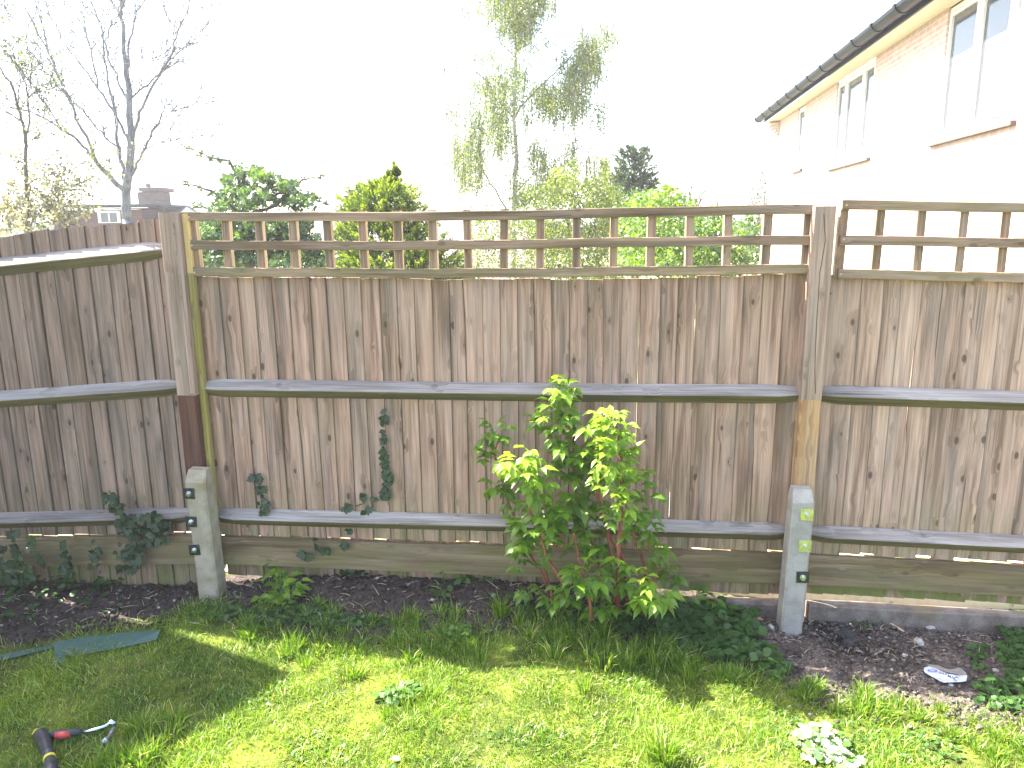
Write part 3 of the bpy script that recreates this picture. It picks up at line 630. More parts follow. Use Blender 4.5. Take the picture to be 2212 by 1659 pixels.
S_W = simple('white_stone', (.62,.60,.56), .8, 0, .15, 90); S_G = simple('grey_stone', (.33,.31,.28), .9, 0, .2, 60); S_B = simple('brick_fragment', (.50,.22,.12), .9, 0, .2, 80); S_D = simple('dark_clinker', (.03,.03,.033), .9, 0, .3, 60)
rock('stone',1985,1390,.026,S_G,'knobbly pale grey stone on the dirt in the middle of the rubble','stone','stones in the rubble')
rock('stone',2010,1360,.020,S_G,'small grey stone just above the knobbly pale one','stone','stones in the rubble')
rock('stone',1890,1332,.018,S_G,'rounded grey stone close against the concrete edging','stone','stones in the rubble')
rock('stone',1665,1358,.020,S_G,'grey stone in brown soil left of the right spur foot','stone','stones in the rubble')
rock('stone',1590,1318,.022,S_W,'bright white stone on dark soil right of the raspberry bush','stone','stones in the rubble')
rock('stone',1572,1312,.010,S_W,'tiny white chip beside the bright white stone','stone','stones in the rubble')
rock('brick_fragment',1641,1340,.014,S_B,'small orange brick chip near the right spur','brick fragment')
rock('stone',1832,1392,.026,S_D,'blackened lump in the scorched hollow beside the right spur','stone','stones in the rubble')
rock('stone',1830,1375,.034,S_D,'larger charred lump behind the scorched hollow','stone','stones in the rubble')
rock('stone',2053,1482,.011,S_W,'white pebble at the front edge of the printed paper scrap','stone','stones in the rubble')
rock('stone',2150,1450,.012,S_G,'pale pebble right of the printed paper scrap','stone','stones in the rubble')
rock('stone',1955,1418,.012,S_G,'flat pale pebble left of the printed paper scrap','stone','stones in the rubble')
# wood splinters
WS = wood('raw_splinter', (.4,.26,.13), (.55,.38,.2), (.65,.48,.28), knots=0, edge=0)
def stick(px0,py0,px1,py1,r,label,flat=.4):
    a=g_at(px0,py0)+Vector((0,0,r*1.2)); b=g_at(px1,py1)+Vector((0,0,r*1.4)); m=MB(); d=b-a; sd_=d.cross(Vector((0,0,1))).normalized()*r
    m.box(a-sd_, sd_*2, d, Vector((0,0,r*flat*2)), 'y', bev=r*.3); m.build('wood_splinter', WS, tag_=(label,'splinter','wood splinters on the ground'))
stick(1920,1348,1952,1368,.006,'long raw wood splinter lying in the rubble right of the spur')
stick(1809,1362,1824,1364,.004,'short raw wood splinter beside the scorched hollow')
stick(1622,1330,1630,1352,.008,'broken buff splinter standing out of the soil left of the right spur')
stick(1130,1300,1175,1265,.004,'thin brown stick on the dark soil left of the raspberry bush')

# ---------------------------------------------------------------- leaves
def leaf_shape(kind):
    """2D outline with midrib height, as (x across, y along, z) fans from the midrib"""
    if kind=='rasp':       # ovate, pointed, toothed
        Lp=[(0,0),(.15,.07),(.27,.20),(.235,.27),(.315,.36),(.25,.45),(.285,.54),(.19,.63),(.20,.72),(.085,.86),(0,1.12)]
        fold=.30; droop=.42
    elif kind=='ivy':
        Lp=[(0,0),(.30,-.12),(.52,.12),(.62,.32),(.34,.42),(.42,.62),(.20,.72),(0,1.0)]; fold=.12; droop=.1
    elif kind=='round':
        Lp=[(0,0),(.34,-.02),(.52,.22),(.44,.32),(.56,.50),(.40,.58),(.38,.80),(.16,.80),(0,.95)]; fold=.1; droop=.15
    else:
        Lp=[(0,0),(.26,.3),(.22,.7),(0,1.0)]; fold=.15; droop=.2
    vs=[]; fs=[]
    n=len(Lp)
    mid=[(0,y,0) for _,y in Lp]
    for (x,y) in Lp: vs.append((0,y,-droop*y*y*.5))
    for sgn in (1,-1):
        b=len(vs)
        for (x,y) in Lp[1:-1]: vs.append((sgn*x,y,x*fold-droop*y*y*.5))
        for i in range(n-1):
            m0,m1=i,i+1
            if i==0: f=(0,b,1)
            elif i==n-2: f=(i,b+i-1,n-1)
            else: f=(i,b+i-1,b+i,i+1)
            fs.append(f if sgn>0 else tuple(reversed(f)))
    return np.array(vs,float), fs
SH = {k: leaf_shape(k) for k in ('rasp','ivy','round','plain')}
class Leaves:
    def __init__(s, kind): s.V0, s.F0 = SH[kind]; s.v=[]; s.fa={3:[],4:[]}; s.r=[]; s.n=0
    def put(s, P, along, normal, size, rnd, wide=1.0):
        y=Vector(along).normalized(); z=Vector(normal); z=(z-y*z.dot(y)); 
        if z.length<1e-3: z=y.orthogonal()
        z.normalize(); x=y.cross(z)
        Mx=np.array([x*wide,y,z]); V=s.V0*size@Mx+np.array(P); s.v.append(V)
        for f in s.F0: s.fa[len(f)].append([s.n+i for i in f])
        s.n+=len(V); s.r.append(np.full(len(V), rnd))
    def build(s, name, mat, parent=None, tag_=None):
        F=[np.array(a) for a in s.fa.values() if a]
        return raw_mesh(name, np.concatenate(s.v), F, mat, dict(rnd=np.clip(np.concatenate(s.r),0,1)), parent, tag_)
def rv(s=1.0): return Vector((random.gauss(0,s),random.gauss(0,s),random.gauss(0,s)))
def compound(L, P, out, size, rnd, k=3):
    """raspberry: a terminal leaflet and pairs of side leaflets, drooping"""
    out=Vector(out).normalized(); up=Vector((0,0,1))
    side=out.cross(up); 
    if side.length<.1: side=Vector((1,0,0))
    side.normalize(); nrm=side.cross(out).normalized()
    nrm=(nrm+rv(.15)+Vector((0,-.25,.1))).normalized()
    d=(out+Vector((0,0,-.35))).normalized()
    L.put(P, d, nrm, size, rnd, .95)
    for sg in (1,-1):
        L.put(P-out*size*.12, (out*.35+side*sg*.95+Vector((0,0,-.25))+rv(.08)), nrm+rv(.12), size*.78, rnd+random.uniform(-.08,.08), .95)
        if k==5: L.put(P-out*size*.55, (out*.15+side*sg+Vector((0,0,-.25))+rv(.08)), nrm+rv(.12), size*.66, rnd+random.uniform(-.08,.08), .95)

def raspberry():
    root = empty('raspberry_bush', tuple(g_at(1300,1300)), 'tall bright green raspberry bush with red canes, growing against the middle fence run', 'bush')
    canes = [  # px points with distance in front of the fence
        ([(1200,850),(1197,877),(1212,917),(1250,973),(1279,1032),(1302,1122),(1324,1170),(1350,1219),(1352,1290)], -.20, .009),
        ([(1325,893),(1332,917),(1335,958),(1341,1003),(1344,1047),(1341,1096),(1337,1171),(1335,1227),(1335,1295)], -.40, .0115),
        ([(1340,1050),(1358,1115),(1365,1144),(1378,1182),(1391,1219),(1400,1275)], -.28, .009),
        ([(1125,1010),(1138,1070),(1145,1107),(1164,1144),(1179,1204),(1201,1234),(1230,1285)], -.36, .009),
        ([(1239,1152),(1245,1180),(1250,1200),(1264,1260),(1279,1318)], -.44, .008),
        ([(1080,945),(1067,973),(1075,1010),(1100,1090),(1140,1190),(1190,1270)], -.16, .007),
        ([(1290,900),(1280,960),(1290,1040),(1310,1130),(1322,1200),(1325,1280)], -.26, .008),
        ([(1240,890),(1238,960),(1240,1050),(1262,1130),(1290,1200),(1300,1280)], -.18, .007),
        ([(1400,1180),(1420,1230),(1405,1290)], -.35, .006),
        ([(1180,1140),(1175,1190),(1180,1240),(1195,1300)], -.30, .008)]
    for pts, y, r in canes:
        m=MB(); n=len(pts); P=[at_y(a,b,y+.03*math.sin(i)) for i,(a,b) in enumerate(pts)]
        rr=[r*(.5+.5*i/(n-1)) for i in range(n)]; P2=[];R2=[]
        for i in range(n-1):
            for q in range(3): P2.append(P[i].lerp(P[i+1],q/3)+rv(.0015)); R2.append(rr[i])
        P2.append(P[-1]-Vector((0,0,.05))); R2.append(rr[-1]); m.tube(P2,R2,7,random.random()); m.build('cane', B_CANE, root, True)
    L=Leaves('rasp'); st=MB()
    # clusters: px, py, rx, ry, y, leaves, tone, leaf size
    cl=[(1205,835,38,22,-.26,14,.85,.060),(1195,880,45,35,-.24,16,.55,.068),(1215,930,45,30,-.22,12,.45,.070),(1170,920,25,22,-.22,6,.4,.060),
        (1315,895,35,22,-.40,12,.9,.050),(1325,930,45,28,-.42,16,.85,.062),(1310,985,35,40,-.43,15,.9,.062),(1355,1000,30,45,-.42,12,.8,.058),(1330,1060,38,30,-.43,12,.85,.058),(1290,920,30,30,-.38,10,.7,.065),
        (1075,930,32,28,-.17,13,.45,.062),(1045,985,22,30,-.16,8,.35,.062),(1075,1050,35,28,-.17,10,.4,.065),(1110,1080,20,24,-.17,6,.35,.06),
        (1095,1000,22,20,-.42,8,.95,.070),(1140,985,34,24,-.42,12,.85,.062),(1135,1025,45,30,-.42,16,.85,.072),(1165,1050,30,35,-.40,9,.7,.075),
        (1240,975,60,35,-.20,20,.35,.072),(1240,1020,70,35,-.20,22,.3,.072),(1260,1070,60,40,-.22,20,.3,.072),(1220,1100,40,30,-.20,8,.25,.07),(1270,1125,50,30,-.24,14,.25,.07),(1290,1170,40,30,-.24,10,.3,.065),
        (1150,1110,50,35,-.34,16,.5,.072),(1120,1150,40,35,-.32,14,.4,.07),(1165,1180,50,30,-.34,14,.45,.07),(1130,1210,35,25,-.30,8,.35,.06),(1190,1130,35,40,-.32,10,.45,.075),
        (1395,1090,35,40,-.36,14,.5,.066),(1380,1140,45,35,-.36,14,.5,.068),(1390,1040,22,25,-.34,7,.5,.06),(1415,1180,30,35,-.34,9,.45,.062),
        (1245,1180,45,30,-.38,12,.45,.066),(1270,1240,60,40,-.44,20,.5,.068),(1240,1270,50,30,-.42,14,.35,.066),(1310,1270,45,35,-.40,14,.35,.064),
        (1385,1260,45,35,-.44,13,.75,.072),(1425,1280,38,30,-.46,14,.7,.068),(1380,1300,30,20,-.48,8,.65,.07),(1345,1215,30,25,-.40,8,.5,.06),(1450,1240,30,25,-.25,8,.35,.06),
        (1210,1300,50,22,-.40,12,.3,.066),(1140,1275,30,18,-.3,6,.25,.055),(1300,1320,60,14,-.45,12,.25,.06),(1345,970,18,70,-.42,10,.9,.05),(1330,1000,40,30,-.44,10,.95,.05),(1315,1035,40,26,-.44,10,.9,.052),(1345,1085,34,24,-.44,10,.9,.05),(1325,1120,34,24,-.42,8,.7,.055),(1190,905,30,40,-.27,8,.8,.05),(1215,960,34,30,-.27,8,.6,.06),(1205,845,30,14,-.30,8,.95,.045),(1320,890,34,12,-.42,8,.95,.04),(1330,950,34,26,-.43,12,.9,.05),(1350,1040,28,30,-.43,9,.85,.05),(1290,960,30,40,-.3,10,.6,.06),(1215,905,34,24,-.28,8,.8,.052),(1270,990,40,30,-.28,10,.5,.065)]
    for (px,py,rx_,ry_,y,n,tone,sz) in cl:
        C=at_y(px,py,y)
        for _ in range(int(n*1.15)):
            a=random.uniform(0,6.28); q=math.sqrt(random.random()); yy=y+random.gauss(0,.045); yy=min(yy,-.06)
            P=at_y(px+rx_*q*math.cos(a), py+ry_*q*math.sin(a), yy); out=(P-C)+Vector((random.gauss(0,.03),-.035+random.gauss(0,.02),.01))
            if out.length<.01: out=rv(1)
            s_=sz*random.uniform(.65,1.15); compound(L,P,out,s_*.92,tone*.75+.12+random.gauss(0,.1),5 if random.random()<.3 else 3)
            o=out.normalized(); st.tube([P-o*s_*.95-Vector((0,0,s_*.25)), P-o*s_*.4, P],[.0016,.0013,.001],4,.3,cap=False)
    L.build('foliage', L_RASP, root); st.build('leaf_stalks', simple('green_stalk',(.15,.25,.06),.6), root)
raspberry()

def ivy(label, blobs, y, sz=.045, stems=(), kind='ivy', mat=None, name='ivy', cat='ivy', grp='ivy growing on the fence', ground=False, norm=(0,-1,.25), tone=.5):
    p0=at_y(blobs[0][0],blobs[0][1],y) if not ground else g_at(blobs[0][0],blobs[0][1])
    root=empty(name, tuple(p0), label, cat, grp); L=Leaves(kind)
    for (px,py,rx_,ry_,n) in blobs:
        for _ in range(n):
            a=random.uniform(0,6.28); q=math.sqrt(random.random()); X,Yp=px+rx_*q*math.cos(a),py+ry_*q*math.sin(a)
            if ground:
                P=g_at(X,Yp)+Vector((0,0,random.uniform(.005,.055)*min(1,sz/.035)))
                al=Vector((random.gauss(0,1),random.gauss(0,1),random.uniform(-.1,.5))); nr=Vector((random.gauss(0,.35),random.gauss(-.2,.35),1))
            else:
                P=at_y(X,Yp,y-random.uniform(.0,.035)); al=Vector((random.gauss(0,.7),-.15,random.gauss(-.5,.5))); nr=Vector(norm)+rv(.25)
            L.put(P,al,nr,sz*random.uniform(.55,1.15),tone+random.gauss(0,.2))
    L.build('leaves', mat or L_IVY, root)
    for pts in stems:
        m=MB(); m.tube([at_y(a,b,y+.006) if not ground else g_at(a,b)+Vector((0,0,c[0] if (c:=[.01]) else 0)) for a,b in pts],.003,5); m.build('stem', B_BROWN, root)
ivy('narrow strip of dark ivy climbing the middle fence run between its upper two rails',[(828,900,4,22,9),(828,945,6,22,11),(832,990,8,22,16),(835,1030,11,24,22),(833,1066,13,12,14),(800,1078,22,6,4)],-.016,.031,[[(838,1080),(834,1000),(828,900),(826,872)],[(750,1100),(800,1082),(834,1078)]])
ivy('short ivy sprig of paired round leaves over the lower rail near the left post',[(556,1035,9,10,5),(562,1060,11,14,7),(566,1085,12,10,6),(570,1106,14,12,10)],-.018,.042,[[(556,1028),(562,1060),(568,1110)]])
ivy('single dark ivy leaf cluster on the lower rail in the middle run',[(752,1098,10,10,4),(790,1104,6,4,2)],-.066,.044)
ivy('few ivy leaves on the gravel board in the middle run',[(745,1178,7,9,3),(685,1178,10,12,3),(700,1190,12,10,4),(757,1145,10,5,3),(668,1195,14,6,4)],-.045,.044)
ivy('large dark ivy clump hanging over the lowest rail of the left run',[(240,1075,14,22,12),(258,1100,14,14,12),(275,1130,24,24,22),(290,1170,32,38,38),(330,1120,24,12,20),(340,1150,24,24,22),(275,1205,28,28,30),(362,1140,14,10,10)],-.07,.045,[[(300,1230),(285,1150),(258,1095),(235,1060)],[(310,1225),(325,1150),(335,1115)]])
ivy('thin ivy shoots on the gravel board left of the ivy clump',[(140,1190,18,38,16),(205,1195,14,32,18),(150,1230,22,16,12)],-.045,.036)
ivy('ivy and weeds at the far left foot of the fence',[(45,1165,30,22,14),(20,1200,34,28,22),(60,1210,40,22,16),(30,1240,50,18,26)],-.06,.045)
ivy('low dark ivy trailing over soil right of the left spur',[(520,1222,60,14,60),(600,1225,60,14,80),(700,1225,60,16,90),(770,1232,40,18,70),(650,1200,50,12,30)],0,.040,ground=True)
ivy('low dark leaves carpeting the soil at the far left',[(60,1290,80,30,50),(180,1265,70,20,34),(250,1250,50,16,26),(20,1340,60,30,30),(200,1310,60,20,12)],0,.036,ground=True,kind='round',mat=L_WEED,name='ground_ivy',cat='ground ivy',tone=.2)
ivy('low ivy by the soil between the clump and the left spur',[(350,1235,50,14,40),(300,1240,50,14,50),(390,1215,14,12,12)],0,.034,ground=True)
# weeds
def weed(label, blobs, sz, kind='round', mat=L_WEED, tone=.5, name='weed', cat='weed', grp=None, hgt=.05, npl=None):
    c=g_at(blobs[0][0],blobs[0][1]+blobs[0][3]); root=empty(name, tuple(c), label, cat, grp); L=Leaves(kind); st=MB()
    for (px,py,rx_,ry_,n,hh) in blobs:
        for _ in range(n):
            a=random.uniform(0,6.28); q=math.sqrt(random.random()); b=g_at(px+rx_*q*math.cos(a)*.9,py+ry_*q*math.sin(a)); h=hh*random.uniform(.4,1)
            an=random.uniform(0,6.28); d=Vector((math.cos(an),math.sin(an),0)); P=b+Vector((0,0,h))+d*h*.3
            s_=sz*random.uniform(.6,1.15); L.put(P,d+Vector((0,0,random.uniform(-.3,.3))),Vector((0,0,1))+rv(.3)+Vector((0,-.2,0)),s_,tone+random.gauss(0,.18))
            if hh>.02: st.tube([b,b+Vector((0,0,h*.6)),P],[.0013,.0012,.001],4,.4,cap=False)
    L.build('leaves', mat, root)
    if st.v: st.build('stalks', simple('weed_stalk',(.12,.18,.06),.7) if 'weed_stalk' not in bpy.data.materials else bpy.data.materials['weed_stalk'], root)
weed('bright young raspberry seedling on the soil right of the left spur',[(590,1255,30,18,16,.14),(610,1285,42,22,40,.10),(600,1310,44,14,34,.06)],.058,'rasp',L_RASP,.5,'raspberry_seedling','seedling')
weed('sprawling weeds between the seedling and the lawn edge',[(470,1330,60,16,110,.04),(560,1340,60,18,110,.04),(650,1335,70,20,120,.04),(720,1350,60,14,90,.035),(800,1345,50,10,50,.03)],.03,'round',L_WEED,.35,grp='weeds along the lawn edge')
weed('dark spreading cranesbill weeds in front of the raspberry bush',[(1180,1335,60,12,50,.05),(1280,1345,70,20,110,.06),(1380,1350,70,24,130,.06),(1460,1365,60,26,120,.06),(1450,1330,50,18,60,.06)],.042,'round',L_WEED,.30,grp='weeds along the lawn edge')
weed('thick patch of dark green cranesbill left of the right spur',[(1540,1345,50,30,90,.07),(1590,1375,60,34,170,.08),(1560,1410,60,24,110,.06),(1630,1420,50,24,90,.05),(1500,1400,50,22,70,.05),(1680,1450,40,14,40,.03)],.044,'round',L_WEED,.38,grp='weeds along the lawn edge')
weed('upright leafy weed between the bush and the right spur',[(1515,1300,14,10,10,.16),(1525,1320,26,14,16,.09),(1490,1310,20,10,10,.1)],.05,'rasp',L_RASP,.25,'leafy_weed','weed')
weed('small cranesbill with pale leaves on bare soil left of the bush',[(1125,1300,20,10,14,.05),(1140,1318,14,6,8,.03)],.040,'round',L_WEED,.55,'cranesbill','weed')
weed('faint seedling with one round leaf on bare soil',[(955,1290,18,10,12,.05),(960,1262,6,3,2,.09)],.034,'round',L_WEED,.4,'cranesbill','weed')
weed('drooping strap leaved weed below the gravel board',[(1020,1255,34,6,16,.03),(1055,1250,20,6,10,.03)],.055,'plain',L_WEED,.5,'strap_leaved_weed','weed')
weed('scruffy green weeds against the edging right of the spur',[(1870,1345,40,14,60,.03),(1930,1335,24,8,24,.02),(1900,1320,10,6,8,.05)],.02,'plain',L_WEED,.35,grp='weeds in the rubble')
weed('weeds spreading over the rubble at the right edge of the photo',[(2150,1340,50,16,90,.03),(2200,1370,40,30,120,.04),(2200,1430,40,40,160,.05),(2190,1500,50,40,160,.04),(2140,1500,30,40,70,.03),(2110,1420,20,30,30,.02),(2230,1330,30,20,60,.05)],.032,'round',L_WEED,.4,grp='weeds in the rubble')
weed('whitish sunlit broad leaved weed clump in the lawn near the bottom right',[(1765,1605,16,14,16,.06),(1812,1622,10,10,9,.055),(1780,1640,40,16,50,.04),(1740,1600,30,20,50,.03),(1830,1650,30,14,24,.03)],.034,'round',L_PALE,.75,'pale_weed','weed')
weed('low rosette of glossy strap leaves in the sunlit lawn centre',[(865,1650,10,6,3,.02),(850,1510,30,14,40,.03),(880,1500,24,12,24,.04)],.05,'plain',L_WEED,.8,'plantain_weed','weed')
weed('bright leafy weed at the sunlit edge of the lawn',[(985,1378,40,10,50,.05),(1180,1385,26,10,20,.04)],.026,'round',L_WEED,.85,'leafy_weed','weed')
weed('clover mixed through the right part of the lawn',[(1850,1600,90,40,160,.018),(1700,1580,70,40,80,.015),(2000,1620,90,40,130,.02),(700,1620,90,40,80,.012),(1130,1600,120,30,80,.012),(560,1500,80,40,50,.012)],.016,'round',L_WEED,.7,'clover','clover')
bpy.data.objects[[o.name for o in bpy.data.objects if o.name.startswith('clover')][0]]['kind']='stuff'

# ---------------------------------------------------------------- trees and shrubs beyond the fence
_RW = np.array(_fw), np.array(_r2), np.array(_u2), np.array(CAM)
def at_y_np(px, py, Y):
    v = _RW[0][None]+_RW[1][None]*((px-1106)/FPX)[:,None]-_RW[2][None]*((py-829.5)/FPX)[:,None]
    t = (Y-CAM[1])/v[:,1]; return _RW[3][None]+v*t[:,None]
def cloud(name, P, size, mat, parent, axis=None, spread=1.0, tone=None, wide=.55, ncol=None):
    """many small folded leaves at points P; axis = preferred growing direction(s)"""
    n=len(P); a=rng.normal(0,1,(n,3))*spread
    if axis is not None: a=a+np.asarray(axis)
    a/=np.linalg.norm(a,axis=1)[:,None]; b=rng.normal(0,1,(n,3)); b-=a*(a*b).sum(1)[:,None]; b/=np.linalg.norm(b,axis=1)[:,None]; c=np.cross(a,b)
    s=(size*rng.uniform(.55,1.2,n))[:,None]
    V=np.stack([P, P+a*s*.5+b*s*wide*.5+c*s*.10, P+a*s, P+a*s*.5-b*s*wide*.5+c*s*.10],1).reshape(-1,3)
    i=np.arange(n)[:,None]*4; F=np.hstack([i,i+1,i+2,i+3])
    t=rng.uniform(0,1,n) if tone is None else np.clip(tone+rng.normal(0,.18,n),0,1)
    return raw_mesh(name, V, [F], mat, dict(rnd=np.repeat(t,4)), parent)
def blob_pts(blobs, Y, dep, clump=26, tight=.22):
    Ps=[];T=[]
    for b in blobs:
        px,py,rx_,ry_,n=b[:5]; tn=b[5] if len(b)>5 else .5
        k=max(1,n//clump); a=rng.uniform(0,2*np.pi,k); q=np.sqrt(rng.random(k)); cx=px+rx_*q*np.cos(a); cy=py+ry_*q*np.sin(a); cy_=rng.normal(0,dep,k); ct=rng.normal(tn,.17,k)
        i=rng.integers(0,k,n); s=tight*math.sqrt(rx_*ry_)
        X=cx[i]+rng.normal(0,s,n); Z=cy[i]+rng.normal(0,s,n); Ps.append(at_y_np(X,Z,Y+cy_[i]+rng.normal(0,dep*.25,n))); T.append(ct[i])
    return np.concatenate(Ps), np.concatenate(T)
def limb(mb, pts, Y, r0, r1, wander=.0, dy=0.0, sides=6, k=3):
    n=len(pts); P=[]; R=[]
    for i in range(n-1):
        for q in range(k):
            t=(i+q/k)/(n-1); a=pts[i]; b=pts[i+1]; f=q/k
            px=a[0]+(b[0]-a[0])*f; py=a[1]+(b[1]-a[1])*f; p=at_y(px,py,Y+dy*t); P.append(p+rv(wander) if 0<t<1 else p); R.append(r0+(r1-r0)*t)
    P.append(at_y(pts[-1][0],pts[-1][1],Y+dy)); R.append(r1); mb.tube(P,R,sides,random.random()); return P
def C1(pts): return [(x*.3199,y*.3199) for x,y in pts]
def C3(pts): return [(929+x*.3199,y*.3199) for x,y in pts]
def C2(pts): return [(398+x*.28,309.7+y*.28) for x,y in pts]
def twigs(mb, P, n, L, r, up=.5, forks=2, tips=None):
    for _ in range(n):
        i=random.randrange(len(P)//4, len(P)); d=(P[i]-P[max(0,i-1)]); d=d.normalized() if d.length>0 else Vector((0,0,1))
        v=(d*.6+rv(.45)+Vector((0,0,up))).normalized(); l=L*random.uniform(.4,1.2); q=[P[i]]
        for k in range(3): v=(v+rv(.16)).normalized(); q.append(q[-1]+v*l/3)
        mb.tube(q,[r,r*.8,r*.6,r*.35],4,random.random(),cap=False)
        if tips is not None: tips += q[1:]
        if forks: 
            for k in range(forks):
                s=q[random.choice((1,2))]; w=(v+rv(.6)).normalized(); e=s+w*l*.45; mb.tube([s,s.lerp(e,.5)+rv(.01),e],[r*.6,r*.5,r*.3],3,random.random(),cap=False)
                if tips is not None: tips += [e, s.lerp(e,.5)]
PX9 = lambda r, Y: r*.3199*(Y+3.6)/FPX      # a crop-1 radius in pixels as metres
def trunk_to_ground(P0, mb, r):
    p=Vector(P0); g=float(G(p.x,p.y)); mb.tube([Vector((p.x+.05,p.y,g-.1)),Vector((p.x+.02,p.y,(g+p.z)/2)),p],[r*1.35,r*1.1,r],10,.5)
def bare_tree():
    Y=9.0; base=at_y(275,474,Y); root=empty('bare_tree',(base.x,base.y,0),'tall leafless tree with a smooth forked grey trunk rising behind the left fence run','tree')
    tr_=MB(); trunk_to_ground(base,tr_,PX9(34,Y)); T=limb(tr_,C1([(860,1480),(852,1300),(875,1150),(885,950),(875,700),(865,560),(845,400),(830,200),(815,80),(808,-120),(800,-400)]),Y,PX9(33,Y),PX9(4,Y),.01,sides=10)
    tr_.build('trunk',B_GREY,root,True)
    br=[([(845,1300),(770,1230),(700,1140),(640,1070)],19,13,-.4),([(640,1070),(560,980),(480,910),(420,880),(350,830),(220,755),(130,735),(-20,730)],11,2.5,-.8),
        ([(640,1070),(600,960),(540,850),(490,720),(460,650),(400,520),(340,370),(280,260),(200,100),(120,-60)],11,3,-.9),
        ([(848,1240),(825,1110),(800,1000),(790,860),(770,750)],14,9,.4),([(770,750),(690,640),(620,530),(540,440),(460,340),(400,230),(330,100),(300,-40)],9,3,.8),
        ([(805,1020),(720,930),(640,850),(560,740),(480,670)],8,5,.2),([(480,670),(400,590),(300,470),(200,330),(100,160),(40,60)],6,2,.1),([(870,950),(820,860),(780,770),(745,620),(715,450),(700,300),(690,200),(650,80),(580,-50)],10,3,-.6),
        ([(870,690),(820,600),(780,500),(730,400),(705,280),(760,170),(800,110)],9,3,.5),([(885,1190),(930,1100),(985,1000),(1030,890),(1090,790),(1110,720),(1185,670)],12,2.5,-.7),
        ([(895,940),(930,800),(970,690),(1040,570),(1110,470),(1170,330),(1200,200),(1260,90),(1300,-40)],12,3,-.9),([(1170,330),(1250,310),(1310,280),(1400,200),(1530,70)],4.5,1.5,.4),
        ([(885,665),(960,600),(1060,510),(1110,470)],8,5,.2),([(868,450),(870,330),(900,170),(920,90),(1000,-20)],9,3,.6),([(985,1005),(1080,960),(1180,945),(1250,1000),(1300,1020)],5,1.5,-.3),
        ([(660,590),(625,400),(570,200),(520,100),(420,-10)],7,2,.5),([(815,100),(760,30),(710,-60)],9,4,.3),([(815,80),(850,-40),(880,-160)],9,4,-.3),([(420,880),(340,760),(240,600),(130,450),(30,360)],6,2,-.5),([(1170,330),(1165,190),(1110,60),(1080,-40)],4,1.5,.4),
        ([(1090,790),(1170,745),(1300,715),(1430,690)],2.5,.8,.2),([(880,480),(960,420),(1050,385),(1120,385)],3,1,.2),([(500,720),(440,620),(330,500)],4,1.5,.2),([(1240,940),(1330,932),(1420,930)],1.5,.7,.2)]
    bm=[]; tips=[]
    for pts,a,b,dy in br:
        m=MB(); P=limb(m,C1(pts),Y,PX9(a,Y),PX9(b,Y),.012,dy); twigs(m,P,int(6+len(P)*1.1),.9,PX9(3.0,Y),.35,3,tips); m.build('branch',B_GREY,root,True)
    P=np.array([tuple(random.choice(tips)+rv(.03)) for _ in range(650)]); cloud('buds',P,.045,L_WEED,root,tone=.5)
bare_tree()
def blossom_tree():
    Y=5.0; base=at_y(60,505,Y); root=empty('blossom_tree',(base.x,base.y,0),'slender twiggy tree with scattered white blossom at the far left behind the fence','tree')
    tr_=MB(); trunk_to_ground(base,tr_,PX9(16,Y)); T=limb(tr_,C1([(188,1575),(180,1250),(175,980),(160,850),(120,720),(80,580),(30,500),(-40,430)]),Y,PX9(15,Y),PX9(5,Y),.008,sides=8); tr_.build('trunk',B_BROWN,root,True)
    br=[([(175,980),(200,780),(190,600),(140,480),(60,380),(-30,280)],8,2,.4),([(180,1240),(250,1205),(350,1180),(500,1150),(680,1135)],5,1.5,-.4),([(180,1240),(240,1290),(300,1350)],5,3,.2),([(180,960),(260,930),(400,895)],4,2,.2),([(240,960),(285,840),(300,700),(320,560)],4,1.5,.3),
        ([(160,850),(90,780),(0,740),(-60,720)],6,3,-.3),([(180,1150),(90,1080),(0,1030)],4,2,.2),([(120,720),(140,560),(100,400),(20,230),(-20,100)],5,1.5,.3),([(190,1560),(240,1460),(310,1360),(390,1280)],6,2.5,-.2),([(30,1580),(70,1440),(0,1380)],5,2,.2),([(430,1560),(500,1480),(540,1380)],6,2.5,.1),([(500,1480),(440,1430),(410,1370)],4,2,.1),([(-40,1480),(100,1440),(220,1400)],4,1.5,.2),([(80,580),(170,500),(260,440),(290,360)],3,1,.2),([(120,720),(230,640),(330,560)],3,1,.1),([(300,1350),(420,1260),(560,1230)],2.5,1,.2)]
    tips=[]; 
    for pts,a,b,dy in br:
        m=MB(); P=limb(m,C1(pts),Y,PX9(a,Y),PX9(b,Y),.012,dy,5); twigs(m,P,int(9+len(P)*1.1),.45,PX9(2.4,Y),.1,3,tips); m.build('branch',B_BROWN,root,True)
    tips=np.array([tuple(t) for t in tips])
    P=tips[rng.integers(0,len(tips),1300)]+rng.normal(0,.035,(1300,3)); cloud('young_leaves',P,.05,L_YELLOW,root,tone=.35)
    low=tips[tips[:,2]<3.0]; i=rng.integers(0,len(low),1500); P1=low[i]+rng.normal(0,.03,(1500,3))
    P2,_=blob_pts([(30,470,60,40,500),(100,465,60,30,420),(150,455,50,22,260),(30,420,40,30,200),(10,480,60,30,300)],Y,.3,14,.12)
    cloud('blossom',np.concatenate([P1,P2]),.042,L_BLOSS,root,wide=.9)
blossom_tree()
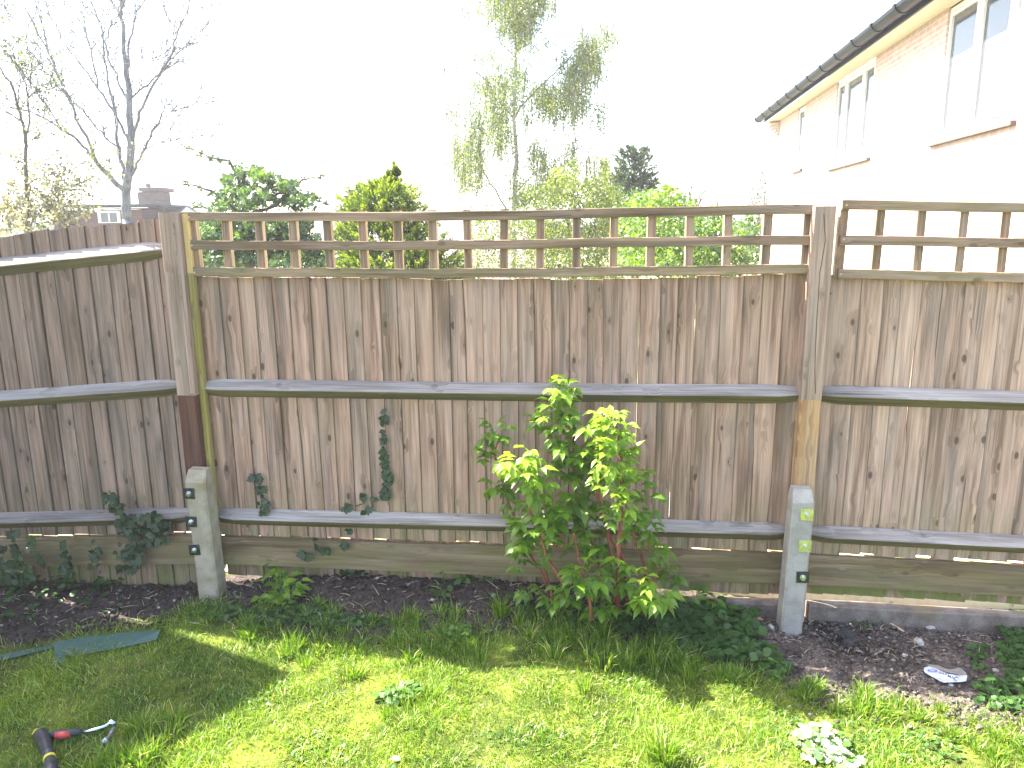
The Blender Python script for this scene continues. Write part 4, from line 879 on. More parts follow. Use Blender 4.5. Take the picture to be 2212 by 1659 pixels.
def hawthorn():
    Y=5.0; base=at_y(497,600,Y); root=empty('hawthorn_tree',(base.x,base.y,0),'rounded green leafy tree with crooked limbs behind the left end of the trellis','tree')
    tr_=MB(); trunk_to_ground(base,tr_,.07); P=limb(tr_,C2([(500,1050),(500,700),(480,560),(470,420),(460,240)]),Y,.06,.018,.01,sides=8); tr_.build('trunk',B_BROWN,root,True)
    bl=C2([(460,230),(560,220),(620,240),(700,300),(790,330),(600,420),(440,400),(340,290),(880,410),(960,430),(500,330),(750,450),(340,470),(250,490),(880,480),(330,380),(560,470),(670,390),(430,500)])
    blobs=[(x,y,18,13,270,.5) for x,y in bl]
    blobs+=[(x,y,26,16,900,.42) for x,y in C2([(220,620),(420,620),(620,620),(760,640),(900,620),(230,740),(420,740),(600,760),(800,760),(960,760),(1040,860),(220,880),(430,880),(620,880),(800,880),(900,860),(1150,900),(100,700),(120,850),(1200,880),(150,620)])]
    blobs+=[(x,y,16,9,380,.85) for x,y in C2([(230,640),(180,700),(430,690),(700,700),(730,900),(1200,910),(560,240),(760,330),(1230,900),(300,860)])]
    for a in ([(480,560),(340,470),(200,370),(60,320),(0,318)],[(475,500),(600,420),(760,380),(930,400),(1110,480)],[(470,420),(400,260),(340,140),(200,105),(0,25)],[(480,560),(700,480),(860,320),(940,265),(1050,262)],[(490,620),(300,560),(120,480),(60,470)],[(600,420),(640,330),(600,230)],[(480,500),(430,380),(330,290),(280,215)]):
        m=MB(); P=limb(m,C2(a),Y,.026,.005,.012,random.uniform(-.4,.4),5); twigs(m,P,8,.3,.005,.2,1); m.build('branch',B_BROWN,root,True)
    P,T=blob_pts(blobs,Y,.35,22,.20)
    Q,T2=blob_pts([(x,y,4,3,14,.4) for x,y in C2([(30,40),(120,75),(200,105),(270,125),(340,140),(400,165),(20,318),(130,345),(190,375),(240,420),(870,320),(920,280),(1050,260),(1000,400),(1050,440),(1100,475),(1010,500),(70,470),(130,480),(200,500)])],Y,.1,7,.4)
    cloud('crown',np.concatenate([P,Q]),.05,L_SHRUB,root,tone=np.concatenate([T,T2]),wide=.7)
hawthorn()
def conifer(name,label,Y,outline,top,mat,size,n,lean=0,axisup=.9,dep=.5,dark=.35,core=True,coremat=None,tip=.75):
    """outline: rows (py, left px, right px); sprays grow up and outwards from the leading edge of every tier"""
    b=at_y((outline[-1][1]+outline[-1][2])/2,outline[-1][0],Y); root=empty(name,(b.x,b.y,0),label,'tree')
    ys=np.array([o[0] for o in outline],float); ls=np.array([o[1] for o in outline],float); rs=np.array([o[2] for o in outline],float)
    m=MB(); trunk_to_ground(b,m,.08); P=limb(m,[((ls[i]+rs[i])/2,ys[i]) for i in range(len(ys)-1,-1,-1)],Y,.07,.008,.005); m.build('trunk',B_BROWN,root,True)
    k=n//60; py=ys[0]+(ys[-1]-ys[0])*rng.random(k)**.62; l=np.interp(py,ys,ls); r=np.interp(py,ys,rs); u=rng.random(k)
    cx=l+(r-l)*u; hw=(r-l)/2*(Y+3.6)/FPX; v=2*u-1; dd=-np.sqrt(np.clip(1-v*v,0,1))*hw*rng.choice([1,1,.6,-.8],k)
    i=np.repeat(np.arange(k),60); C=at_y_np(cx,py,Y+dd); ax=np.stack([v*1.1,dd/np.maximum(hw,.05)*.8,np.full(k,axisup)],1)+rng.normal(0,.25,(k,3)); ax/=np.linalg.norm(ax,axis=1)[:,None]
    t=rng.uniform(0,1,len(i)); side=np.cross(ax,rng.normal(0,1,(k,3))); side/=np.linalg.norm(side,axis=1)[:,None]
    L=np.minimum(size*6,(hw*.8+size*1.2))[i]; wv=(1-t)*.38+.04; P=C[i]+ax[i]*(t*L)[:,None]+side[i]*(rng.normal(0,1,len(i))*wv*L*.5)[:,None]+rng.normal(0,size*.15,(len(i),3))
    tone=(dark+rng.normal(0,.14,k))[i]+(t-.3)*(tip-dark)
    cloud('crown',P,size,mat,root,axis=ax[i]*1.6,spread=.45,tone=np.clip(tone,0,1),wide=.4); return root
conifer('golden_conifer','pointed yellow green conifer with a bent tip behind the trellis',4.0,[(362,851,856),(378,846,854),(390,842,850),(398,836,846),(408,825,856),(420,812,868),(432,795,874),(442,770,880),(460,758,885),(500,755,900),(540,755,940),(590,752,985),(680,745,1000)],None,L_CONI,.038,52000,tip=.95)
conifer('dark_conifer','dark narrow pointed conifer rising behind the pale green bushes',14.0,[(318,1368,1374),(335,1360,1385),(350,1352,1394),(375,1345,1392),(400,1342,1394),(425,1338,1402),(470,1330,1412),(560,1325,1420)],None,L_DARKC,.085,20000,tip=.5,dark=.3)
def birch():
    Y=9.0; base=at_y(1110,590,Y); root=empty('birch_tree',(base.x,base.y,0),'tall pale trunked birch with thin hanging yellow green twigs, centre of the sky','tree')
    tr_=MB(); trunk_to_ground(base,tr_,PX9(17,Y)); limb(tr_,C3([(565,1840),(565,1400),(575,1100),(568,800),(583,400),(573,250),(560,0),(555,-200),(550,-500)]),Y,PX9(16,Y),PX9(3,Y),.008,sides=10); tr_.build('trunk',B_BIRCH,root,True)
    br=[([(563,800),(500,720),(440,650),(390,560),(350,520),(270,440)],6,1.8,-.5),([(578,785),(630,700),(680,650),(800,530),(900,440),(1000,320),(1090,185)],7,2,-.6),([(575,395),(530,340),(470,250),(430,190)],5,1.5,.3),([(588,400),(650,395),(720,410)],3,1.2,.2),
        ([(555,720),(555,560),(565,480)],4,2,.2),([(590,1290),(680,1190),(800,1110),(900,1050),(980,1010)],5,1.8,-.4),([(640,1395),(760,1230),(880,1130),(990,1105)],6,2,.3),([(515,1410),(400,1230),(350,1130),(330,980),(340,870)],6,1.8,-.4),([(580,1150),(640,1125),(700,1120)],3,1.2,.1),
        ([(1035,530),(1010,640),(990,750),(965,950),(960,1100)],3,1.5,-.5),([(555,100),(520,50),(480,-20)],4,1.5,.2),([(590,340),(620,180),(660,40),(680,-80)],5,2,.3),([(1110,1040),(1060,1090),(1000,1180)],2.5,1,0),([(240,1420),(190,1350)],2.5,1,0),([(565,0),(600,40),(640,-20)],4,1.5,.2),([(560,640),(520,590),(480,560)],3,1.2,.2),([(230,850),(180,770),(120,745)],2,.8,.2)]
    for pts,a,b,dy in br:
        m=MB(); P=limb(m,C3(pts),Y,PX9(a,Y),PX9(b,Y),.010,dy,5); twigs(m,P,5,.4,.006,.0,2); m.build('branch',B_GREY,root,True)
    cur=[(400,540,90,300,26),(360,560,60,120,14),(450,650,50,260,14),(240,1000,50,330,18),(290,1050,60,300,16),(325,900,30,450,12),(450,850,30,280,12),(740,570,60,130,18),(800,620,70,200,24),(850,700,60,150,14),(960,480,50,330,18),(930,520,60,260,12),(1060,270,60,270,30),(1080,330,50,220,20),(1200,190,40,120,12),(1170,240,50,100,10),(1130,420,60,180,10),(620,-20,80,230,34),(590,20,60,300,26),(680,20,100,120,20),(500,180,40,120,8),(640,150,60,220,18),(380,330,50,110,10),(700,1000,30,160,12),(770,960,30,260,10),(120,760,50,110,8),(200,440,60,160,7),(660,800,15,120,6),(1140,700,40,250,7),(1040,560,50,300,9),(480,950,30,200,6),(170,900,60,250,7),(740,280,60,120,6),(300,360,40,60,5),(500,420,50,150,8),(620,480,40,130,7),(960,950,30,250,10),(1200,1100,30,300,10),(1090,1050,30,250,9),(860,1120,60,250,16),(560,880,30,200,8),(350,40,120,60,7),(560,1150,40,250,8),(640,1250,100,200,18),(800,1200,100,200,22),(560,-150,90,300,30),(640,-120,120,260,30),(480,-80,80,220,18),(330,60,60,120,8),(740,-60,90,200,16),(560,500,70,300,14),(640,620,50,200,8),(880,620,120,200,14),(380,760,90,260,12),(1000,380,90,180,14),(250,700,80,200,7)]
    m=MB(); pts=[]; ax=[]
    for (x,y,w_,l,n) in cur:
        for _ in range(int(n*1.5)):
            sx=x+random.gauss(0,w_*.85); sy=y+random.gauss(0,l*.22); dy=random.gauss(0,.5); ln=l*random.uniform(.35,1.0); k=max(3,int(ln/22)); q=[]; dr=random.gauss(-.06,.07)
            cx=sx
            for j in range(k+1): cx+=dr*ln/k+random.gauss(0,1.2); q.append(at_y(929+cx*.3199,(sy+ln*j/k)*.3199,Y+dy))
            m.tube(q,[.005]*len(q),3,random.random(),cap=False)
            for a,b in zip(q,q[1:]):
                for _k in range(random.choice((3,4,6))): pts.append(tuple(a.lerp(b,random.random())+rv(.03)))
    m.build('hanging_twigs',B_GREY,root,True)
    P=np.array(pts); P=np.concatenate([P,P+rng.normal(0,.10,P.shape)]); cloud('crown',P,.034,L_BIRCH,root,axis=np.array([[0,0,-1.2]]),spread=.6,wide=.65)
birch()
def bush(name,label,Y,blobs,mat,size,stems=(),dep=.4,cat='shrub',grp=None,clump=22,tight=.2,wide=.65,axis=None,stemmat=None):
    px=np.mean([b[0] for b in blobs]); p=at_y(px,600,Y); root=empty(name,(p.x,p.y,0),label,cat,grp)
    m=MB(); trunk_to_ground(at_y(px,570,Y),m,.03)
    m.build('trunk',B_BROWN,root,True)
    for s in stems: m=MB(); P=limb(m,s,Y,.014,.004,.015,0,5); twigs(m,P,6,.35,.004,.4,1); m.build('branch',stemmat or B_BROWN,root,True)
    P,T=blob_pts(blobs,Y,dep,clump,tight); cloud('crown',P,size,mat,root,tone=T,wide=wide,axis=axis)
bush('weeping_shrub','hazy yellow green drooping shrub behind the centre of the trellis',7.5,[(1180,430,28,30,900,.5),(1215,400,28,34,1200,.6),(1250,430,34,40,1500,.55),(1290,420,30,40,1300,.4),(1320,440,28,36,1100,.4),(1240,370,14,22,350,.45),(1300,360,10,22,240,.35),(1310,370,8,24,200,.5),(1150,420,24,20,500,.45),
    (1060,500,50,50,1300,.5),(1050,560,60,40,1200,.6),(1140,500,60,45,2200,.55),(1200,520,60,50,2600,.7),(1270,520,60,50,2600,.6),(1320,500,40,50,1700,.4),(1180,580,80,30,2200,.6),(1280,585,70,25,2000,.55),(1000,590,50,14,400,.5)],L_YELLOW,.042,[[(1250,560),(1215,450),(1200,400)],[(1270,560),(1300,430),(1305,360)]],axis=np.array([[0,0,-.8]]))
bush('bright_green_shrub','bright fresh green leafy shrub behind the right part of the trellis',4.5,[(1400,440,36,26,1000,.75),(1440,425,30,22,800,.7),(1370,470,40,30,1200,.7),(1480,440,28,22,600,.55),(1420,500,60,40,3000,.75),(1380,550,50,40,2500,.7),(1480,520,50,40,2300,.5),(1460,570,60,30,2200,.5),(1520,480,40,30,1300,.4),(1560,520,45,40,1800,.4),(1540,570,60,30,1900,.35),(1620,490,24,26,420,.4),(1620,560,30,30,700,.3),(1650,480,12,30,100,.5)],L_BRIGHT,.042,[[(1540,580),(1550,480),(1545,400)],[(1500,500),(1510,430),(1520,410)],[(1480,480),(1490,420),(1490,395)],[(1600,600),(1570,500),(1535,440)],[(1600,600),(1630,500),(1650,460)],[(1640,600),(1580,540),(1520,520)]],dep=.5)
bush('twiggy_shrub','bare purplish twiggy shrub against the white end of the brick house',12.0,[(1640,400,20,30,260,.3),(1655,380,12,24,120,.2),(1640,440,26,18,300,.4)],L_DARKC,.05,[[(1640,560),(1650,430),(1658,350)],[(1640,540),(1630,430),(1620,370)],[(1645,500),(1660,420),(1664,385)],[(1640,500),(1640,420),(1645,360)],[(1640,480),(1620,420),(1612,390)]],wide=.4)
bush('low_hedge_shrub','grey green bush between the dark conifer and the yellow green shrub',11.0,[(1330,430,28,26,1100,.5),(1360,430,30,24,900,.45),(1300,450,30,24,900,.45),(1410,430,24,18,500,.35),(1430,440,30,16,500,.3)],L_SHRUB,.06)
bush('reed_shrub','dark green hedge seen low through the left squares of the trellis',6.5,[(450,560,40,40,1600,.25),(560,560,60,40,2400,.25),(680,560,40,30,1400,.3),(700,575,40,20,800,.35),(760,590,40,14,500,.5)],L_SHRUB,.055)
bush('purple_shrub','small purplish brown bush beside the birch trunk',10.0,[(1125,425,12,12,260,.2),(1122,440,10,8,140,.2)],L_DARKC,.05)

# ---------------------------------------------------------------- houses
def brickmat(name, c1, c2, mortar, wscale=(.225,.075), ms=.012, axes='xz'):
    t=NT(name); wc=t.attr('wc','Vector'); sp=t.n('SeparateXYZ'); t.l(wc,sp.inputs[0]); cb=t.n('CombineXYZ'); t.l(sp.outputs[0],cb.inputs[0]); t.l(sp.outputs[2],cb.inputs[1])
    b=t.n('TexBrick'); t.l(cb.outputs[0],b.inputs[0]); b.inputs['Scale'].default_value=1; b.inputs['Brick Width'].default_value=wscale[0]; b.inputs['Row Height'].default_value=wscale[1]; b.inputs['Mortar Size'].default_value=ms
    b.inputs['Color1'].default_value=(*c1,1); b.inputs['Color2'].default_value=(*c2,1); b.inputs['Mortar'].default_value=(*mortar,1)
    n=t.noise(wc,6,4,.6); c=t.mix(t.mr(n,.3,.7,0,.35),b.outputs[0],tuple(q*.6 for q in c1)); t.princ(c,.9,t.bump(b.outputs['Fac'],-.4,.008)); return t.m
BR_PALE=brickmat('pale_pink_brick',(.50,.34,.28),(.56,.40,.34),(.58,.50,.45))
BR_RED=brickmat('red_hung_tile',(.07,.022,.022),(.10,.032,.03),(.04,.02,.018),(.17,.10),.008)
BR_CHIM=brickmat('dark_chimney_brick',(.12,.07,.055),(.17,.10,.08),(.12,.11,.10))
TILE_P=brickmat('purple_brown_roof_tile',(.24,.18,.19),(.31,.24,.25),(.12,.09,.10),(.18,.11),.012)
SLATE=brickmat('dark_slate_roof',(.03,.036,.05),(.05,.055,.07),(.04,.045,.05),(.25,.15),.01)
UPVC=simple('white_window_frame',(.80,.80,.79),.35,0,.03); FASC=simple('cream_soffit_board',(.70,.60,.45),.6,0,.08); BLK=simple('black_gutter_plastic',(.004,.005,.010),.45,0,.15,20,.16); SILL=simple('brown_tile_sill',(.10,.08,.075),.8,0,.2)
def glass(name):
    t=NT(name); n=t.noise(t.pos(),1.5,2,.5); t.princ((.07,.075,.08),.06,t.bump(n,.06,.01),0,.5); return t.m
GL=glass('window_glass')
CURT=simple('pale_net_curtain',(.7,.7,.68),.9,0,.1,8)
def house_right():
    D=4.2; tdir=Vector((.0454,.99897,0)).normalized(); nout=Vector((-tdir.y,tdir.x,0)); o=Vector((CAM[0],CAM[1],0))-nout*D
    def W(px,py,off=0.0):
        v=ray(px,py); oo=o+nout*off; t=(oo-Vector(CAM)).dot(nout)/v.dot(nout); p=Vector(CAM)+v*t; return (p-o).dot(tdir), p.z
    F=lambda t,n_,z: o+tdir*t+nout*n_+Vector((0,0,z))
    tf,_=W(1678,300); zt=W(1950,84)[1]; tn=3.0
    root=empty('brick_house',tuple(F(12,-.1,0)),'long sunlit pale brick house with a black gutter, filling the sky at the upper right','house')
    win=[(W(2031,200)[0],W(2189,200)[0],W(2031,300)[1],zt-.01,[W(2095,200)[0],W(2166,200)[0]]),
         (W(1804,250)[0],W(1882,250)[0],W(1804,358)[1],zt-.01,[W(1822,250)[0],W(1858,250)[0]]),
         (W(1721,300)[0],W(1735,300)[0],W(1721,366)[1],zt-.01,[])]
    wins=sorted([(min(a,b),max(a,b),z0,z1,ms) for a,b,z0,z1,ms in win])
    m=MB()
    def wall(t0,t1,z0,z1):
        q=[F(t0,0,z0),F(t1,0,z0),F(t1,0,z1),F(t0,0,z1),F(t0,-.28,z0),F(t1,-.28,z0),F(t1,-.28,z1),F(t0,-.28,z1)]
        wc=[(t0,0,z0),(t1,0,z0),(t1,0,z1),(t0,0,z1),(t0+.28,0,z0),(t1+.28,0,z0),(t1+.28,0,z1),(t0+.28,0,z1)]
        m.add(q,[(0,3,2,1),(4,5,6,7),(0,1,5,4),(3,7,6,2),(0,4,7,3),(1,2,6,5)],wc)
    cur=tn
    for a,b,z0,z1,_ in wins:
        wall(cur,a,0,zt); wall(a,b,0,z0); cur=b
    wall(cur,tf,0,zt)
    # far gable end running back from the corner, and stepped corbel bricks under the eave
    q=[F(tf+.001,-.281,0),F(tf+.001,-7,0),F(tf+.001,-7,zt),F(tf+.001,-3.5,zt+2.1),F(tf+.001,-.281,zt+.2),F(tf-.25,-.281,0),F(tf-.25,-7,0),F(tf-.25,-7,zt),F(tf-.25,-3.5,zt+2.1),F(tf-.25,-.281,zt+.2)]
    m.add(q,[(0,1,2,3,4),(9,8,7,6,5),(0,5,6,1),(1,6,7,2)],[(p.x,p.y,p.z) for p in q])
    m.build('wall',BR_PALE,root)
    m=MB()
    for i in range(4): m.box(F(tf-.30,0.004,zt-.34+i*.075),tdir*(.34+.05*i),nout*(.05+.06*i),(0,0,.072),'x')
    m.build('corbel',BR_PALE,root)
    for a,b,z0,z1,ms in wins:
        fr=MB(); w_=.06; n0=-.09
        edges=[a]+sorted(ms)+[b]
        fr.box(F(a,n0,z0),tdir*(b-a),nout*.06,(0,0,w_),'x'); fr.box(F(a,n0,z1-w_),tdir*(b-a),nout*.06,(0,0,w_),'x')
        for e in edges:
            x=min(max(e-w_/2,a),b-w_); fr.box(F(x,n0+.001,z0+w_),tdir*w_,nout*.06,(0,0,z1-z0-2*w_),'z')
        f=fr.build('window',UPVC,root)
        for e0,e1 in zip(edges,edges[1:]):
            s=MB(); 
            a0,a1,c0,c1=e0+.045,e1-.045,z0+.075,z1-.075
            s.box(F(a0,n0+.02,c0),tdir*(a1-a0),nout*.055,(0,0,.04),'x'); s.box(F(a0,n0+.02,c1-.04),tdir*(a1-a0),nout*.055,(0,0,.04),'x')
            for x in (a0,a1-.04): s.box(F(x,n0+.021,c0+.04),tdir*.04,nout*.055,(0,0,c1-c0-.08),'z')
            s.build('sash',UPVC,f)
            q_=MB(); q_.box(F(a0+.022,n0+.026,c0+.022),tdir*(a1-a0-.044),nout*.01,(0,0,c1-c0-.044),'x',bev=0); q_.build('gasket',BLK,f)
            g=MB(); g.box(F(a0+.045,n0+.03,c0+.045),tdir*(a1-a0-.09),nout*.012,(0,0,c1-c0-.09),'x',bev=0); g.build('pane',GL,f)
        m=MB(); m.box(F(a-.15,-.08,z0-.075),tdir*(b-a+.3),nout*.14,(0,0,.05),'x'); m.build('window_sill',SILL,f)
    # soffit, fascia, gutter with union brackets, roof
    so=.33
    m=MB(); m.box(F(tn-.2,-.02,zt+.004),tdir*(tf-tn+.4),nout*so,(0,0,.02),'x'); m.build('soffit',FASC,root)
    m=MB(); m.box(F(tn-.2,so-.018,zt+.028),tdir*(tf-tn+.4),nout*.02,(0,0,.10),'x'); m.build('fascia',BLK,root)
    m=MB(); k=9; R=.112; gy=so+.115; gz=zt+.165; vs=[];wc=[]
    for t_ in (tn-.25,tf+.35):
        for j in range(k): a=math.pi*j/(k-1); vs.append(F(t_,gy-R*math.cos(a),gz-R*math.sin(a)))
        for j in range(k): a=math.pi*(1-j/(k-1)); vs.append(F(t_,gy-(R-.005)*math.cos(a),gz-(R-.005)*math.sin(a)))
    K=2*k; m.add(vs,[(j,(j+1)%K,K+(j+1)%K,K+j) for j in range(K)]+[tuple(range(k)),tuple(K+j for j in range(k-1,-1,-1))]); g=m.build('gutter',BLK,root,False)
    t_=tf+.25
    while t_>tn:
        m=MB(); vs=[]
        for tt in (t_,t_+.09):
            for j in range(k): a=math.pi*j/(k-1); vs.append(F(tt,gy-(R+.018)*math.cos(a),gz+.006-(R+.018)*math.sin(a)))
            for j in range(k): a=math.pi*(1-j/(k-1)); vs.append(F(tt,gy-(R+.001)*math.cos(a),gz+.006-(R+.001)*math.sin(a)))
        m.add(vs,[(j,(j+1)%K,K+(j+1)%K,K+j) for j in range(K)]+[tuple(list(range(k))+[]),]+[tuple(K+j for j in range(k-1,-1,-1))][:0]+[(j,K-1-j,K-2-j,j+1) for j in range(k-1)]+[(K+j,K+j+1,2*K-2-j,2*K-1-j) for j in range(k-1)]); m.build('gutter_bracket',BLK,g)
        t_-=.98
    m=MB(); pitch=math.radians(31); n=int((tf-tn+.6)/.30)
    dirup=(-nout*math.cos(pitch)+Vector((0,0,math.sin(pitch))))
    for i in range(n): m.box(F(tn-.3+i*.30,gy-.03,zt+.175+(.006 if i%2 else 0)+random.uniform(-.002,.004)),tdir*.292,dirup*.34,Vector((0,0,.022)),'y')
    a0=F(tn-.3,gy-.05,zt+.165); m.box(a0+dirup*.3,tdir*(tf-tn+.7),dirup*4.2,Vector((0,0,.03)),'x')
    a0=F(tn-.3,gy-.05,zt+.165)+dirup*4.5; dd=(-nout*math.cos(pitch)-Vector((0,0,math.sin(pitch)))); m.box(a0,tdir*(tf-tn+.7),dd*4.5,Vector((0,0,.03)),'x')
    m.build('roof',TILE_P,root)
house_right()
def far_house_left():
    Y=20.0; u=(Y+3.6)/FPX; P=lambda px,py,dy=0: at_y(px,py,Y+dy)
    b=P(260,520); root=empty('dormer_house',(b.x,b.y,0),'distant red dormer house with dark slate roof and chimney behind the bare tree','house')
    def slab(name,mat,x0,x1,y0,y1,dy0,dy1,par=root):
        a=P(x0,y1,dy0); c=P(x1,y0,dy0); m=MB(); m.box((a.x,a.y,a.z),(c.x-a.x,0,0),(0,dy1-dy0,0),(0,0,c.z-a.z),'x',bev=.005)
        m.a['wc']=[(v[0],v[1],v[2]) for v in m.v]; return m.build(name,mat,par)
    slab('dormer_wall',BR_RED,118,308,452,512,0,3); slab('lower_wall',BR_RED,90,440,520,740,.6,6)
    slab('flat_roof',SLATE,104,318,440,447,-.25,3.2); slab('fascia',UPVC,108,314,447.2,452,-.18,-.02)
    w=slab('window',UPVC,213,257,455,482,-.06,-.003)
    slab('pane',GL,219,232,459,480,-.075,-.062,w); slab('pane',GL,238,251,459,480,-.075,-.062,w)
    m=MB(); q=[P(300,470,-.2),P(455,470,-.2),P(395,438,2.6),P(312,438,2.6),P(300,520,-1.5),P(480,520,-1.5)]
    back=[P(300,470,5.4),P(455,470,5.4)]
    m.add([q[4],q[5],q[2],q[3],back[0],back[1]],[(0,1,2,3),(3,2,5,4),(1,5,2),(0,3,4)],[(p.x,0,p.z*2) for p in (q[4],q[5],q[2],q[3],back[0],back[1])]); m.build('roof',SLATE,root)
    c=slab('chimney',BR_CHIM,303,340,414,478,1.5,2.3); slab('chimney_cap',BR_CHIM,300,343,404,413.7,1.42,2.38,c)
    m=MB(); p=P(320,404,1.9); m.tube([p,p+Vector((0,0,.12))],[.10,.08],12); m.build('chimney_pot',BR_CHIM,c)
far_house_left()
def far_house_mid():
    Y=14.0; P=lambda px,py,dy=0: at_y(px,py,Y+dy); b=P(900,560); root=empty('tiled_house',(b.x,b.y,0),'house with a broad purple brown tiled roof seen through the trellis behind the conifer','house')
    m=MB(); q=[P(600,640,0),P(1180,640,0),P(1130,458,3.5),P(690,458,3.5),P(600,640,7),P(1180,640,7)]
    wc=[(p.x,0,math.hypot(p.z,p.y-Y)) for p in q]; m.add(q,[(0,1,2,3),(3,2,5,4),(1,5,2),(0,3,4)],wc); m.build('roof',TILE_P,root)
    a=P(612,646,.2); c=P(1170,900,.2); m=MB(); m.box((a.x,a.y,0),(c.x-a.x,0,0),(0,6.6,0),(0,0,a.z),'x'); m.a['wc']=[tuple(v) for v in m.v]; m.build('wall',BR_PALE,root)
    m=MB(); a=P(744,470,3.2); c=P(776,421,3.2); m.box((a.x,a.y,a.z),(c.x-a.x,0,0),(0,.5,0),(0,0,c.z-a.z),'x'); m.a['wc']=[tuple(v) for v in m.v]; ch=m.build('chimney',BR_CHIM,root)
    m=MB(); p=P(760,421,3.45); m.tube([p,p+Vector((0,0,.14))],[.11,.09],12); m.build('chimney_pot',BR_CHIM,ch)
far_house_mid()
def horizon_hedge():
    bl=[(x,505+random.uniform(-4,8),60,14,900,.3) for x in range(-200,2500,80)]
    P,T=blob_pts(bl,60,3,22,.2); cloud('distant_treeline',P,.6,L_SHRUB,None,tone=T,wide=.8)
    o=bpy.data.objects['distant_treeline']; tag(o,'far off line of trees on the horizon beyond the gardens','trees',None,'stuff')
horizon_hedge()

# ---------------------------------------------------------------- things lying on the ground
def scrap():
    SX=lambda x,y:((2200+x*.09946)*.8848,(1580+y*.09946)*.8848)
    z0=float(G(*g_at(2040,1460).xy))+.022
    def gp(x,y,dz=0): p=at_z(*SX(x,y),z0+dz); return p
    face=[(560,510),(680,490),(860,530),(1150,650),(1430,720),(1620,715),(1600,820),(1500,850),(1050,890),(950,850),(600,620),(555,580)]
    back=[(640,430),(900,480),(1080,530),(1250,590),(1420,530),(1500,575),(1600,640),(1618,712),(1430,712),(1150,642),(860,522),(690,482)]
    root=empty('paper_scrap',tuple(gp(1100,700)),'torn white printed paper sack scrap with dark blue lettering, lying on the rubble','paper scrap')
    PAP=simple('white_sack_paper',(.46,.48,.52),.6,0,.05,40); PAPB=simple('grey_inner_paper',(.20,.18,.165),.8,0,.12,40)
    def sheet(name,pts,mat,dz,par,bend):
        m=MB(); P=[gp(x,y) for x,y in pts]; c=sum(P,Vector())/len(P); n=len(P); vs=[];
        for k,(f) in enumerate((1,.66,.33)):
            for i,p in enumerate(P): q=c.lerp(p,f); q=q+Vector((0,0,dz+bend*(1-f)+random.uniform(-.0012,.0012)+(.004*math.sin(i*1.7) if f==1 else 0))); vs.append(q)
        vs.append(c+Vector((0,0,dz+bend))); N=len(vs); vs+= [v-Vector((0,0,.0012)) for v in vs]
        fs=[]
        for k in range(2):
            for i in range(n): fs.append((k*n+i,(k+1)*n+i,(k+1)*n+(i+1)%n,k*n+(i+1)%n))
        for i in range(n): fs.append((2*n+i,3*n,2*n+(i+1)%n))
        fs=[tuple(reversed(f)) for f in fs]
        fs+=[tuple(N+j for j in reversed(f)) for f in fs]+[(i,(i+1)%n,N+(i+1)%n,N+i) for i in range(n)]
        m.add(vs,fs); return m.build(name,mat,par)
    sheet('folded_back',back,PAPB,.0035,root,.001); fc=sheet('printed_face',face,PAP,.002,root,.0)
    INK=simple('dark_blue_print',(.02,.05,.16),.6,0,.1); INKB=simple('blue_emblem_print',(.02,.10,.38),.5,0,.1)
    # lettering
    cu=bpy.data.curves.new('lettering','FONT'); cu.body='TARMAC'; cu.size=1; cu.extrude=0; cu.offset=.012; tmp=bpy.data.objects.new('tmp',cu); sc.collection.objects.link(tmp)
    dg=bpy.context.evaluated_depsgraph_get(); me=bpy.data.meshes.new_from_object(tmp.evaluated_get(dg)); bpy.data.objects.remove(tmp)
    xs=[v.co.x for v in me.vertices]; ys=[v.co.y for v in me.vertices]; w0,w1,h1=min(xs),max(xs),max(ys)
    zt_=.0055
    for v in me.vertices:
        u=(v.co.x-w0)/(w1-w0); k=v.co.y/h1; x=905+u*455; y=640+185*u**1.1; hh=46+42*u
        q=gp(x+k*(24+12*u),y-k*hh,zt_); v.co=Vector((q.x,q.y,z0+zt_))
    me.materials.append(INK); lt=bpy.data.objects.new('lettering',me); sc.collection.objects.link(lt); 
    lt.parent=fc
    m=MB(); n=40; vs=[]
    for i in range(n):
        a=2*math.pi*i/n; th=.20+.14*abs(math.sin(a*.5+.9)); ex,ey=118,32; rx_=math.cos(a+.0); ry_=math.sin(a)
        for f in (1,1-th): q=gp(770+ex*f*rx_+12*ry_*f,574+ey*f*ry_+6*f*rx_,zt_); vs.append(Vector((q.x,q.y,z0+zt_)))
    m.add(vs,[(2*i,2*i+1,2*((i+1)%n)+1,2*((i+1)%n)) for i in range(n)]); em=m.build('emblem',INKB,fc)
scrap()
def edging():
    t=simple('teal_plastic',(.012,.065,.055),.4,0,.15,25); S=lambda x,y:((x*.4972)*.8848,(1050+y*.4972)*.8848)
    root=empty('garden_edging',tuple(g_at(60,1420)),'bent teal green strip with a downturned tab, lying in the shaded grass at far left','garden edging')
    def pl(name,top,bot,up):
        m=MB(); n=len(top); T=[g_at(*S(*p)) for p in top]; B=[g_at(*S(*p)) for p in bot]
        vs=[]
        for a,b in zip(T,B): 
            vs+= [b+Vector((0,0,.012)), a+Vector((0,0,up)), a+Vector((0,.004,up-.004)), b+Vector((0,.004,.006))]
        fs=[(i*4+q,i*4+(q+1)%4,(i+1)*4+(q+1)%4,(i+1)*4+q) for i in range(n-1) for q in range(4)]+[(3,2,1,0),tuple((n-1)*4+q for q in range(4))]
        m.add(vs,fs); return m.build(name,t,root)
    pl('thin_strip',[(-60,1128),(100,1098),(270,1066)],[(-60,1160),(100,1120),(270,1078)],.016)
    pl('broad_strip',[(268,1072),(420,1048),(600,1026),(790,1014)],[(272,1128),(420,1112),(600,1078),(770,1040)],.035)
    pl('tab',[(272,1118),(325,1116)],[(272,1158),(318,1156)],.02)
edging()
